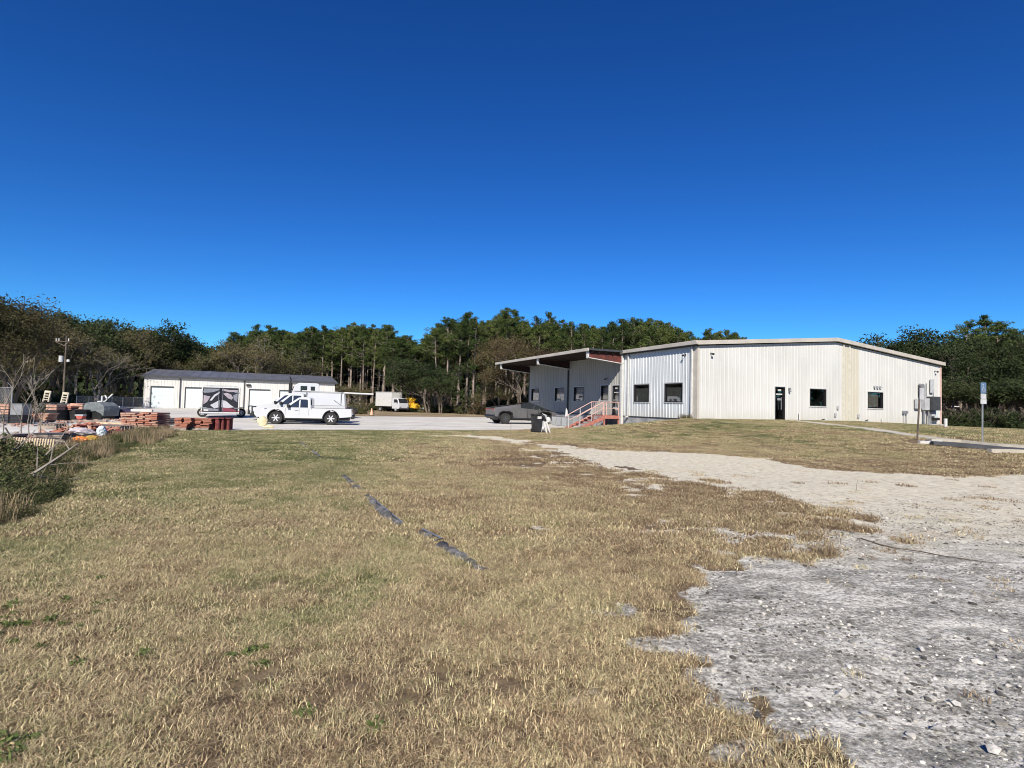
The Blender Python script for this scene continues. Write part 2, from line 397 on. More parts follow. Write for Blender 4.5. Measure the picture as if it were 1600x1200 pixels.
tt = math_(n, l, 'ADD', t, math_(n, l, 'MULTIPLY_ADD', nfar, .9, -.45))
gcol = ramp(n, l, tt, GRASS_STOPS)
dk = ramp(n, l, nf, [(.34, (.16, .15, .13)), (.62, (.95, .95, .95))])
gcol = mixc(n, l, .9, gcol, dk, 'MULTIPLY')
# gravel colours: warm pale limerock, grey stony towards the camera right
sx = n.new('ShaderNodeSeparateXYZ'); l.new(pos, sx.inputs[0])
mpv = n.new('ShaderNodeMapping'); mpv.inputs['Rotation'].default_value = (0, 0, R(-20)); mpv.inputs['Scale'].default_value = (.35, 1.5, 1); l.new(pos, mpv.inputs[0])
band = noise(n, l, mpv.outputs[0], .9, 5, .6)
fine = noise(n, l, pos, 28, 5, .8); mid = noise(n, l, pos, 6, 6, .7); fine2 = noise(n, l, pos, 60, 3, .7)
warm = ramp(n, l, mid, [(.32, (.42, .37, .275)), (.50, (.66, .61, .475)), (.72, (.78, .735, .60))])
mp4 = n.new('ShaderNodeMapping'); mp4.inputs['Rotation'].default_value = (0, 0, R(-35)); mp4.inputs['Scale'].default_value = (1, 2.6, 1); l.new(pos, mp4.inputs[0])
bnd2 = noise(n, l, mp4.outputs[0], 1.5, 7, .7)
grey = ramp(n, l, math_(n, l, 'ADD', math_(n, l, 'MULTIPLY', fine, .45), math_(n, l, 'ADD', math_(n, l, 'MULTIPLY', mid, .2), math_(n, l, 'MULTIPLY', bnd2, .35))), [(.41, (.185, .178, .155)), (.49, (.38, .365, .32)), (.56, (.78, .75, .665))])
nearf = n.new('ShaderNodeMapRange'); nearf.inputs['From Min'].default_value = 8.8; nearf.inputs['From Max'].default_value = 5.2; nearf.interpolation_type = 'SMOOTHSTEP'
l.new(math_(n, l, 'ADD', sx.outputs['Y'], math_(n, l, 'MULTIPLY_ADD', band, 5., -2.5)), nearf.inputs['Value'])
rcol = mixc(n, l, nearf.outputs['Result'], warm, grey)
orange = n.new('ShaderNodeMapRange'); orange.inputs['From Min'].default_value = .56; orange.inputs['From Max'].default_value = .72; orange.inputs['To Max'].default_value = .5; l.new(nl, orange.inputs['Value'])
rcol = mixc(n, l, math_(n, l, 'MULTIPLY', orange.outputs['Result'], math_(n, l, 'SUBTRACT', 1., nearf.outputs['Result'])), rcol, (.60, .44, .28))
rcol = mixc(n, l, .8, rcol, ramp(n, l, fine, [(.33, (.62, .6, .58)), (.5, (1, 1, 1))]), 'MULTIPLY')
edge = math_(n, l, 'ADD', gr, math_(n, l, 'MULTIPLY_ADD', nf, .9, -.45))
mk = n.new('ShaderNodeMapRange'); mk.inputs['From Min'].default_value = .38; mk.inputs['From Max'].default_value = .58; l.new(edge, mk.inputs['Value'])
# bare earth strip and woodland litter behind the yard
far = n.new('ShaderNodeMapRange'); far.inputs['From Min'].default_value = 56; far.inputs['From Max'].default_value = 60; l.new(sx.outputs['Y'], far.inputs['Value'])
dirt = ramp(n, l, noise(n, l, pos, .25, 7, .7), [(.35, (.16, .12, .075)), (.5, (.26, .20, .12)), (.65, (.36, .29, .19))])
gcol = mixc(n, l, far.outputs['Result'], gcol, dirt)
col = mixc(n, l, mk.outputs['Result'], gcol, rcol)
l.new(col, b.inputs['Base Color'])
bp = n.new('ShaderNodeBump'); bp.inputs['Distance'].default_value = .035; bp.inputs['Strength'].default_value = 1
l.new(math_(n, l, 'ADD', math_(n, l, 'MULTIPLY', nf, .8), math_(n, l, 'MULTIPLY', math_(n, l, 'ADD', fine, math_(n, l, 'ADD', mid, math_(n, l, 'MULTIPLY', fine2, .5))), .5)), bp.inputs['Height']); l.new(bp.outputs[0], b.inputs['Normal'])
me.materials.append(gmtl)
ground = struct(link('ground', me), 'mown field of dormant grass crossed by a pale gravel drive')

def flat_sheet(name, pts, z, mat, label):
    bm = bmesh.new(); f = bm.faces.new([bm.verts.new((p[0], p[1], z)) for p in pts]); bmesh.ops.triangulate(bm, faces=[f])
    for f in bm.faces:
        f.normal_update()
        if f.normal.z < 0: f.normal_flip()
    m = bpy.data.meshes.new(name); bm.to_mesh(m); bm.free(); m.materials.append(mat)
    return struct(link(name, m), label)
# concrete yard
ym = bpy.data.materials.new('yard_concrete'); n, l, b = nt(ym); b.inputs['Roughness'].default_value = .85
pos = n.new('ShaderNodeNewGeometry').outputs['Position']
mpv = n.new('ShaderNodeMapping'); mpv.inputs['Rotation'].default_value = (0, 0, R(8)); mpv.inputs['Scale'].default_value = (.12, 1, 1); l.new(pos, mpv.inputs[0])
c1 = ramp(n, l, noise(n, l, mpv.outputs[0], .8, 8, .7), [(.34, (.44, .42, .37)), (.48, (.60, .575, .51)), (.66, (.69, .665, .60))])
c2 = ramp(n, l, noise(n, l, pos, .5, 6, .6), [(.3, (.8, .8, .8)), (.6, (1, 1, 1))])
br = n.new('ShaderNodeTexBrick'); br.inputs['Scale'].default_value = 1; br.inputs['Brick Width'].default_value = 6; br.inputs['Row Height'].default_value = 6; br.offset = 0; br.inputs['Mortar Size'].default_value = .018
br.inputs['Color1'].default_value = br.inputs['Color2'].default_value = (1, 1, 1, 1); br.inputs['Mortar'].default_value = (.45, .44, .42, 1); l.new(pos, br.inputs['Vector'])
l.new(mixc(n, l, 1., mixc(n, l, 1., c1, c2, 'MULTIPLY'), br.outputs[0], 'MULTIPLY'), b.inputs['Base Color'])
YARD = [P(-400, 720), P(0, 688), P(95, 681), P(160, 671), P(260, 672), P(360, 672.5), P(545, 672), P(760, 672.5), P(880, 670), Vector((7.4, 39.3, 0)), Vector((9.5, 45, 0)), Vector((4., 56, 0)), P(760, 652), P(545, 650.5), Vector((-24, 84, 0)), Vector((-60, 78, 0)), Vector((-90, 60, 0))]
flat_sheet('paved_yard', YARD, .012, ym, 'pale concrete yard in front of the storage building and dock')
# thin sheets following the terrain
def draped(name, line, w, mat, label, off=.012, kind=True, thick=0, parent=None):
    pts = []
    for a, b_ in zip(line[:-1], line[1:]):
        a, b_ = Vector(a[:2]), Vector(b_[:2]); k = max(1, int((b_ - a).length / .5))
        pts += [a.lerp(b_, i / k) for i in range(k)]
    pts.append(Vector(line[-1][:2])); mb = MB(); v = []
    for i, p in enumerate(pts):
        t = (pts[min(i + 1, len(pts) - 1)] - pts[max(0, i - 1)]).normalized(); nn = Vector((-t.y, t.x))
        zs = [hgt(*(p + nn * w * k)) for k in (-.5, 0, .5)]; z = max(zs) + off
        for k in (-.5, .5):
            q = p + nn * w * k; v.append((q.x, q.y, z + thick)); v.append((q.x, q.y, z - .12))
    f = []
    for i in range(len(pts) - 1):
        a = i * 4; f += [(a, a + 2, a + 6, a + 4), (a, a + 4, a + 5, a + 1), (a + 2, a + 3, a + 7, a + 6)]
    f += [(0, 1, 3, 2)]; mb.add(v, f)
    o = link(name, mb.mesh(name, mat), parent)
    return struct(o, label) if kind else o
WALK = M('walk_concrete', (.46, .43, .36), (.36, .33, .27), scale=2, rough=.9)
ASPH = M('asphalt', (.075, .077, .08), (.05, .052, .055), scale=3, rough=.9, bump=.006)
door_g = C0 + D2 * 6.9 - D1 * .1
walk_line = [door_g + D2 * .0 - D1 * .7, G(1300, 663.5), G(1380, 673.5), G(1450, 683.5), G(1530, 693), G(1620, 699), G(1750, 704)]
draped('sidewalk', walk_line, 1.15, WALK, 'narrow concrete path running down the grass slope from the door')
pad = [G(1452, 692), G(1540, 699.5), G(1640, 708), G(1800, 716)]
draped('parking_pad', pad, 2.0, ASPH, 'small dark asphalt parking pad below the path', off=.03)
kl = thing('parking_curb', 'long pale concrete curb edging the asphalt parking pad', 'curb', G(1500, 690))
kb = draped('curb_strip', [G(1452, 690.5), G(1500, 691.5), G(1560, 698.5), G(1640, 705), G(1800, 712)], .22, WALK, None, off=.06, kind=False, thick=.06)
kb.parent = kl; kb.matrix_parent_inverse = Matrix.Translation(kl.location).inverted()
kl2 = tag(draped('painted_kerb_line', [G(1436, 693), G(1452, 693.2), G(1470, 692.6)], .12, WHT, None, off=.09, kind=False, thick=.02), 'short white wheel stop at the left end of the parking pad', 'wheel stop')
tag(draped('wheel_stop', [G(1546, 707), G(1580, 707.6), G(1625, 709.5)], .16, WALK, None, off=.05, kind=False, thick=.08), 'pale concrete wheel stop on the near edge of the parking pad', 'wheel stop')

# ------------------------------------------------------------------ corrugated wall
def corr(s0, s1, zb, zt, openings, depth=.032, pitch=.305, flip=1):
    """sheet in local (s, out, z); rib profile stands out along +out; returns MB with coords (s,out,z)"""
    xs = []; k = math.floor(s0 / pitch) * pitch
    while k < s1 + pitch:
        for du, dd in ((0, 0), (.025, 1), (.065, 1), (.09, 0), (.16, 0), (.165, .18), (.19, .18), (.195, 0)): xs.append((k + du, dd * depth))
        k += pitch
    def prof(x):
        for (a, da), (b_, db) in zip(xs[:-1], xs[1:]):
            if a <= x <= b_: return da + (db - da) * ((x - a) / (b_ - a) if b_ > a else 0)
        return 0
    cuts = sorted(set([s0, s1] + [x for x, _ in xs if s0 < x < s1] + [o for op in openings for o in op[:2] if s0 < o < s1]))
    mb = MB()
    for a, b_ in zip(cuts[:-1], cuts[1:]):
        if b_ - a < 1e-5: continue
        m_ = (a + b_) / 2
        da, db = prof(a + 1e-7), prof(b_ - 1e-7)
        spans = [(None, None)]
        op = [o for o in openings if o[0] <= m_ <= o[1]]
        def q(za, zb_, zc, zd):
            mb.add([(a, da, za), (b_, db, zb_), (b_, db, zc), (a, da, zd)], [(0, 1, 2, 3)])
        if not op: q(zb(a), zb(b_), zt(b_), zt(a))
        else:
            o = op[0]
            if o[2] > zb(m_) + .01: q(zb(a), zb(b_), o[2], o[2])
            q(o[3], o[3], zt(b_), zt(a))
    return mb
def wall_panels(parent, s_tot, zb, zt, openings, mat, xf, width=.915, special=None, start=0, depth=.032):
    s = start
    while s < s_tot - .02:
        e = min(s + width, s_tot)
        cov = [o for o in openings if o[0] <= s and o[1] >= e]
        pcs = [corr(s, e, zb, zt, openings, depth)] if not cov else [corr(s, e, zb, lambda q: cov[0][2], [], depth), corr(s, e, lambda q: cov[0][3], zt, [], depth)]
        for mb in pcs:
            if not mb.v or (cov and mb is pcs[0] and cov[0][2] <= zb(s) + .02): continue
            mb.v = [xf(*p) for p in mb.v]
            mt = special(s) if special else mat
            part('wall_panel', mb, mt, parent)
        s = e

# ================================================================== MAIN BUILDING
EV, RG = 5.42, 6.48
B = thing('metal_warehouse', 'large white ribbed metal warehouse with low gable roof and dark windows', 'warehouse', C0, BANG)
ztop = lambda s: EV + (RG - EV) * (1 - abs(s - GW / 2) / (GW / 2))
gdoor = (6.45, 7.35, .9, 3.18)
gops = [gdoor, (9.69, 11.3, 2.0, 3.17), (15.64, 17.35, 1.98, 3.15)]
sops = [(1.24, 2.93, 2.0, 3.2), (4.54, 6.2, 2.0, 3.2), (7.98, 8.86, 1.0, 3.2), (9.4, 10.45, 2.1, 3.24), (12.97, 14.6, 2.0, 3.2), (16.2, 17.95, 2.0, 3.2), (21.1, 22.8, 2.0, 3.2)]
wall_panels(B, GW - .12, lambda s: .6, ztop, gops, WALLW, lambda s, o, z: (s, -o, z), special=lambda s: WALLY if 12.9 < s < 13.9 else WALLW, start=.12, depth=.014)
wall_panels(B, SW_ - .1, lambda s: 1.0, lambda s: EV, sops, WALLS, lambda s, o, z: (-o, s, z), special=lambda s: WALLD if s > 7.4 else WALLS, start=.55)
# corner trims etc
part('corner_trim', MB().bx(-.05, .12, -.05, .0, .6, EV).bx(-.05, .0, 0, .55, 1.0, EV), BEIGE, B)
part('corner_trim', MB().bx(GW - .12, GW + .05, -.05, .1, .6, EV), M('pink_trim', (.6, .43, .37), rough=.5), B)
part('corner_trim', MB().bx(-.05, .03, SW_ - .1, SW_ + .03, 0, EV), DGRY, B)
part('base_trim', MB().bx(-.045, -.002, .55, SW_ - .1, .93, 1.0), DGRY, B)
part('foundation', MB().bx(.0, GW, .03, SW_, -.3, .93).bx(-.015, .2, -.01, SW_, -.3, .925), M('block_foundation', (.40, .40, .39), (.22, .23, .24), scale=1.3, rough=.9, bump=.01), B)
part('joint_trim', MB().bx(13.0, 13.12, -.075, 0, .6, ztop(13.0)), M('cream_trim', (.60, .58, .50), rough=.5), B)
part('joint_trim', MB().bx(13.62, 13.74, -.075, 0, .6, ztop(13.7)), M('cream_trim', (.60, .58, .50), rough=.5), B)
part('rear_wall', MB().bx(.1, GW - .05, SW_ - .1, SW_, 0, EV + .3).bx(GW - .06, GW, .1, SW_ - .1, 0, EV).bx(.3, .34, 7.7, SW_ - .1, 1.0, EV), WALLW, B)
# roof
def roofpoly(z0): return [(-.12, EV + .06 + z0), (GW / 2, RG + .06 + z0), (GW + .12, EV + .06 + z0), (GW + .12, EV + .16 + z0), (GW / 2, RG + .16 + z0), (-.12, EV + .16 + z0)]
part('roof', MB().prism(roofpoly(0), -.12, SW_ + .6, 'y'), ROOFL, B)
rt = [(-.2, EV + .04), (GW / 2, RG + .04), (GW + .2, EV + .04), (GW + .2, EV + .29), (GW / 2, RG + .29), (-.2, EV + .29)]
part('rake_trim', MB().prism(rt, -.26, -.125, 'y'), BEIGE, B)
part('eave_fascia', MB().bx(-.32, -.2, -.26, 7.35, EV + .06, EV + .3), BEIGE, B, bevel=.02)
part('eave_soffit', MB().bx(-.2, -.04, -.12, 7.35, EV - .02, EV + .04), DGRY, B)
# downspouts
for y, mt in ((.38, WHT), (6.85, WHT), (15.5, DGRY)):
    part('downspout', MB().bx(-.15, -.05, y - .06, y + .06, 1.0, EV).bx(-.3, -.06, y - .06, y + .06, .88, .99), mt, B, bevel=.01)
part('corner_post', MB().bx(-.22, -.045, 7.46, 7.66, .0, EV + .02), WHT, B)
# windows
def window(x0, x1, z0, z1, side, blind=None, bw=(.05, .8, .05, .85), doorlike=False, frame=BLK, name='window'):
    w = x1 - x0; h = z1 - z0
    def X(mb):  # local frame: s along, out negative inside
        mb.v = [((s, -o, z) if side == 'g' else (-o, s, z)) for s, o, z in mb.v]; return mb
    fr = MB()
    t = .055
    fr.bx(x0, x0 + t, -.12, .05, z0, z1).bx(x1 - t, x1, -.12, .05, z0, z1).bx(x0 + t, x1 - t, -.12, .05, z0, z0 + t).bx(x0 + t, x1 - t, -.12, .05, z1 - t, z1)
    f = part(name, X(fr), frame, B)
    part('casing', X(MB().bx(x0 - .07, x0, -.01, .045, z0 - .07, z1 + .07).bx(x1, x1 + .07, -.01, .045, z0 - .07, z1 + .07).bx(x0, x1, -.01, .045, z1, z1 + .07).bx(x0, x1, -.01, .045, z0 - .07, z0)), WHT if side == 'g' else LGRY, f)
    part('pane', X(MB().bx(x0 + t, x1 - t, -.055, -.045, z0 + t, z1 - t)), GLASS, f)
    part('dark_recess', X(MB().bx(x0, x1, -.9, -.88, z0, z1).bx(x0, x1, -.9, -.12, z0 - .02, z0).bx(x0, x1, -.9, -.12, z1, z1 + .02).bx(x0 - .02, x0, -.9, -.12, z0, z1).bx(x1, x1 + .02, -.9, -.12, z0, z1)), DARKIN, f)
    if blind:
        part('blind', X(MB().bx(x0 + w * bw[0], x0 + w * bw[1], -.12, -.10, z0 + h * bw[2], z0 + h * bw[3])), blind, f)
    return f
window(9.69, 11.3, 2.0, 3.17, 'g', None)
window(15.64, 17.35, 1.98, 3.15, 'g', BLIND, (.05, .8, .08, .84))
for a, b_ in ((1.24, 2.93), (4.54, 6.2)): window(a, b_, 2.0, 3.2, 's', BLIND, (.04, .96, .05, .8))
window(9.4, 10.45, 2.1, 3.24, 's', BLIND, (.05, .95, .05, .5))
window(12.97, 14.6, 2.0, 3.2, 's', PAPER, (.06, .94, .05, .42))
window(16.2, 17.95, 2.0, 3.2, 's', PAPER, (.06, .94, .05, .45))
window(21.1, 22.8, 2.0, 3.2, 's', PAPER, (.08, .94, .05, .72))
gd = window(6.45, 7.35, .98, 3.18, 'g', name='entrance_door')
part('notice', MB().bx(6.72, 7.02, -.02, -.012, 2.93, 3.02), PAPER, gd)
part('notice', MB().bx(6.54, 7.12, -.02, -.012, 2.66, 2.74), PAPER, gd)
part('notice', MB().bx(6.68, 6.98, -.02, -.012, 2.3, 2.44), GRY, gd)
part('handle', MB().bx(6.98, 7.02, -.08, -.03, 1.7, 2.5), GALV, gd)
sd_ = window(7.98, 8.86, 1.0, 3.2, 's', name='dock_door')
for z_ in (2.12, 1.57): part('door_rail', MB().bx(.0, .03, 7.98, 8.86, z_ - .025, z_ + .03), LGRY, sd_)
part('notice', MB().bx(.0, .012, 8.3, 8.6, 2.95, 3.05).bx(.0, .012, 8.15, 8.7, 2.66, 2.72), PAPER, sd_)
# fixtures
def flood(loc, rz, lab):
    t = MB().box((0, -.06, 0), (.1, .12, .1)).cyl((0, -.12, 0), (0, -.3, -.06), .02).box((0, -.34, -.1), (.22, .14, .16), rx=.5)
    o = part('floodlight', t, BLK, B, loc=loc, rot=(0, 0, rz), scale=(.6, .6, .6)); return o
flood((1.0, -.03, 5.02), 0, ''); flood((GW - .8, -.03, 5.0), 0, ''); flood((-.03, 1.0, 4.95), R(-90), ''); flood((-.03, 9.6, 3.75), R(-90), '')
for k in range(3):
    part('wall_vent', MB().box((0, -.06, 0), (.1, .1, .12)).box((.0, -.12, -.06), (.12, .09, .06), rx=.4), LGRY, B, loc=(16.35 + k * .31, -.03, 3.55))
part('wall_light', MB().box((0, -.06, .06), (.13, .1, .14)).box((0, -.09, -.1), (.1, .12, .1)), GRY, B, loc=(7.72, -.03, 3.02))
for s, z in ((12.45, 1.95), (12.2, 1.45), (14.6, 1.4)): part('outlet_box', MB().box((0, -.04, 0), (.14, .08, .26)), LGRY, B, loc=(s, -.03, z))
for s in (8.6, 17.1): part('drain_pipe', MB().cyl((s, -.12, .7), (s, -.12, 1.5 if s < 10 else 1.25), .04), WHT, B)
for s in (10.9, 15.4): part('hose_bib', MB().cyl((s, -.03, 1.1), (s, -.2, 1.1), .03).box((s, -.2, 1.14), (.1, .04, .04)), BLK, B)
for s in (19.65, 19.95): part('gas_meter', MB().box((s, -.1, 1.75), (.2, .16, .22)).cyl((s, -.1, .85), (s, -.1, 1.66), .018), GRY, B)
# ---- dock canopy (part of the building)
CT = 5.5; CX = -3.15; CY0, CY1 = 7.25, 24.5
can = part('canopy', MB().prism([(CX, CT + .05), (-.2, CT + .1), (-.2, CT + .16), (CX, CT + .11)], CY0 + .1, CY1, 'y'), M('shaded_canopy_underside', (.022, .012, .01), (.014, .009, .008), rough=.8), B)  # near-black base colour holds the shade of the canopy interior
part('fascia', MB().bx(CX - .12, CX, CY0, CY1, CT - .02, CT + .2), BEIGE, can, bevel=.02)
part('end_flashing', MB().bx(CX, -.2, CY0, CY0 + .08, CT + .06, CT + .19), DGRY, can)
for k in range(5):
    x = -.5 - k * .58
    part('purlin', MB().bx(x - .03, x + .03, CY0 + .12, CY1 - .05, CT - .1, CT + .048), M('shaded_purlin', (.03, .013, .01), (.02, .01, .008), rough=.7), can)  # red steel darkened in colour to suggest shade below the roof
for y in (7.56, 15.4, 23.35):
    part('rafter', MB().prism([(-.05, CT - .72), (CX + .15, CT - .42), (CX + .15, CT - .1), (-.05, CT - .1)], y - .012, y + .012, 'y'), REDST if y < 8 else MATS['shaded_purlin'], can)  # inner webs take the shade-darkened colour, only the near end stays red
    part('rafter_flange', MB().prism([(-.05, CT - .77), (CX + .02, CT - .47), (CX + .02, CT - .42), (-.05, CT - .72)], y - .1, y + .1, 'y').prism([(CX + .02, CT - .5), (CX + .14, CT - .5), (CX + .14, CT - .0), (CX + .0, CT - .0)], y - .1, y + .1, 'y'), WHT, can)
# ---- utility cabinets on the gable wall
ug = thing('electrical_cabinets', 'grey electrical cabinets and conduits at the far right end of the white gable wall', 'electrical cabinet', C0 + D2 * 22.3 - D1 * .05, BANG)
def ub(n_, x0, x1, z0, z1, d, mt): return part(n_, MB().bx(x0, x1, -d, -.045, z0, z1), mt, ug, bevel=.012)
ub('transformer_box', .1, 1.0, 1.95, 3.0, .55, DGRY); ub('breaker_box', -.45, .07, 1.95, 2.85, .3, LGRY); ub('panel_box', -1.35, -.75, 2.05, 2.8, .2, LGRY)
ub('meter_box', -.85, -.35, 2.95, 3.95, .16, GRY); ub('meter_box', .55, .95, 3.3, 4.35, .14, LGRY); ub('cable_gutter', 1.1, 1.6, 1.2, 2.95, .08, M('pale_green_panel', (.55, .62, .6), rough=.5))
ub('small_box', .55, 1.0, 1.5, 1.88, .2, LGRY); ub('gas_regulator', .65, 1.35, 1.2, 1.4, .3, BLK)
for a_, b__, r_ in (((.0, -.1, 3.0), (.0, -.1, 4.0), .04), ((.9, -.1, 3.0), (.9, -.1, 3.3), .03), ((-.35, -.15, .8), (-.35, -.15, 1.95), .07), ((.2, -.15, .8), (.2, -.15, 1.95), .06), ((.35, -.2, .8), (.35, -.2, 1.7), .05)): part('conduit', MB().cyl(a_, b__, r_), GRY, ug)
part('base_slab', MB().bx(-.2, 1.9, -.5, -.06, .6, .92), CONC, ug)
# ---- stairs
ST = thing('dock_stairs', 'red stained timber stairs and landing with pipe railings at the dock door', 'stairs', C0 + D2 * -1.5 + D1 * 7.75, BANG)
# local: x -> building +u, y -> depth; landing x 0..1.45 y 0..1.6 at z 1.0 ; flight goes to -x
part('landing', MB().bx(0, 1.42, 0, 1.7, .93, .98), REDW, ST)
part('fascia_board', MB().bx(-.02, 1.42, -.04, 0, .74, .98), REDW, ST)
for x, y in ((.06, .06), (1.3, .06), (.06, 1.6), (1.3, 1.6)): part('post', MB().box((x, y, .33), (.11, .11, .8 + .4)), REDW, ST)
N = 6
for k in range(N - 1):
    z = 1.0 - (k + 1) * .165; x = -.02 - k * .33
    part('tread', MB().box((x - .18, .85, z), (.3, 1.62, .045)), REDW, ST)
for y in (0.0, 1.7): part('stringer', MB().prism([(0, .98), (0, .66), (-2.0, -.08), (-2.45, -.08)], y - .025, y + .025, 'y'), REDW, ST)
RAILM = M('pink_rail', (.62, .42, .37), (.5, .33, .28), rough=.5)
for y in (.05, 1.65):
    part('handrail', MB().tube([(1.35, y, 1.95), (0, y, 1.95), (-1.95, y, .98), (-2.25, y, .8)], .028, 8).tube([(1.35, y, 1.5), (0, y, 1.5), (-1.95, y, .55)], .02, 6), RAILM, ST)
    for x, zz in ((0, .98), (1.3, .98), (-.98, .5), (-1.95, .02)): part('baluster', MB().cyl((x, y, zz - .1), (x, y, zz + .97), .03, 8), LGRY if x < -.5 else RAILM, ST)
for k in range(6): part('picket', MB().cyl((.15 + k * .2, 1.66, .98), (.15 + k * .2, 1.66, 1.95), .014, 6), RAILM, ST)
part('brace', MB().box((-.35, .05, .42), (.05, .05, .95), ry=.7), WEATH, ST)

# ================================================================== FAR STORAGE BUILDING
A0 = Vector((XY(224, 70), 70, 0)); FB = thing('storage_building', 'long low storage building with pale ribbed walls, roller doors and dark grey roof', 'storage building', A0, R(24.5))
FL, FD = 23.3, 16.5; FE, FR = 4.05, 5.2
fd = [(.85, 3.3), (4.65, 6.95), (12.2, 14.75), (16.0, 18.6)]
fops = [(a, b_, .1, 2.75) for a, b_ in fd]
wall_panels(FB, FL, lambda s: .05, lambda s: FE, fops, WALLF, lambda s, o, z: (s, -o, z), width=1.22)
part('gable_wall', MB().prism([(0, 0), (FD, 0), (FD, FE), (FD / 2, FR), (0, FE)], 0, .1, 'x'), WALLF, FB)
part('gable_wall', MB().prism([(0, 0), (FD, 0), (FD, FE), (FD / 2, FR), (0, FE)], FL - .1, FL, 'x'), WALLF, FB)
part('roof', MB().prism([(-.25, FE + .0), (FD / 2, FR + .02), (FD + .25, FE + .0), (FD + .25, FE + .12), (FD / 2, FR + .16), (-.25, FE + .12)], -.3, FL + .3, 'x'), FROOF, FB)
part('eave_trim', MB().bx(-.3, FL + .3, -.33, -.255, FE - .12, FE + .16), DGRY, FB)
for s in (4.0, 11.5, 19.05): part('downspout', MB().bx(s - .06, s + .06, -.15, -.045, .1, FE - .1), DGRY, FB)
for a, b_ in fd:
    d = part('roller_door', MB().bx(a, b_, .02, .06, .1, 2.68), FDOOR, FB)
    for k in range(5): part('door_slat', MB().bx(a + .03, b_ - .03, .005, .018, .16 + k * .5, .16 + k * .5 + .46), FDOOR, d)
    part('door_trim', MB().bx(a - .12, a, -.05, .03, .1, 2.85).bx(a, b_, -.05, .03, 2.68, 2.85), DGRY, d)
part('wall_light', MB().box((12.0, -.15, 3.35), (.55, .25, .25)), BLK, FB)
part('slab', MB().bx(-.05, FL + .05, -.06, FD, -.2, .06), CONC, FB)
part('back_wall', MB().bx(.1, FL - .1, FD - .1, FD, 0, FE), WALLF, FB)
for k in range(21):
    s = .3 + k * (FL - .6) / 20
    part('roof_rib', MB().prism([(-.25, FE + .121), (FD / 2, FR + .161), (FD / 2, FR + .19), (-.25, FE + .15)], s - .02, s + .02, 'x'), FROOF, FB)

# ================================================================== VEHICLES
def wheel(parent, x, y, r, w, rimr, mat=RIM, spokes=6):
    sgn = 1 if y > 0 else -1
    t = MB().lathe([(rimr, -w / 2), (r * .93, -w / 2), (r, -w * .32), (r, w * .32), (r * .93, w / 2), (rimr, w / 2)], 28)
    o = part('wheel', t, TYRE, parent, smooth=True, loc=(x, y, r))
    rm = MB().lathe([(rimr, -.02), (rimr, .03), (rimr * .86, .03), (rimr * .86, -.0)], 24).cyl((0, 0, 0), (0, .05, 0), rimr * .25, 12)
    for k in range(spokes):
        a = k * 2 * math.pi / spokes; rm.box((math.cos(a) * rimr * .52, .025, math.sin(a) * rimr * .52), (rimr * .8, .03, rimr * .26), ry=-a)
    rm.v = [(p[0], p[1] * sgn + sgn * w * .38, p[2]) for p in rm.v]
    part('rim', rm, mat, o)
    part('brake_disc', MB().cyl((0, sgn * w * .2, 0), (0, sgn * w * .3, 0), rimr * .9, 20), BLK, o)
    return o
def arch(cx, r, z0, n=10, flip=False):
    pts = []
    for k in range(n + 1):
        a = math.pi * k / n; pts.append((cx + r * math.cos(a), z0 + max(0, r * math.sin(a))))
    return pts if not flip else pts[::-1]
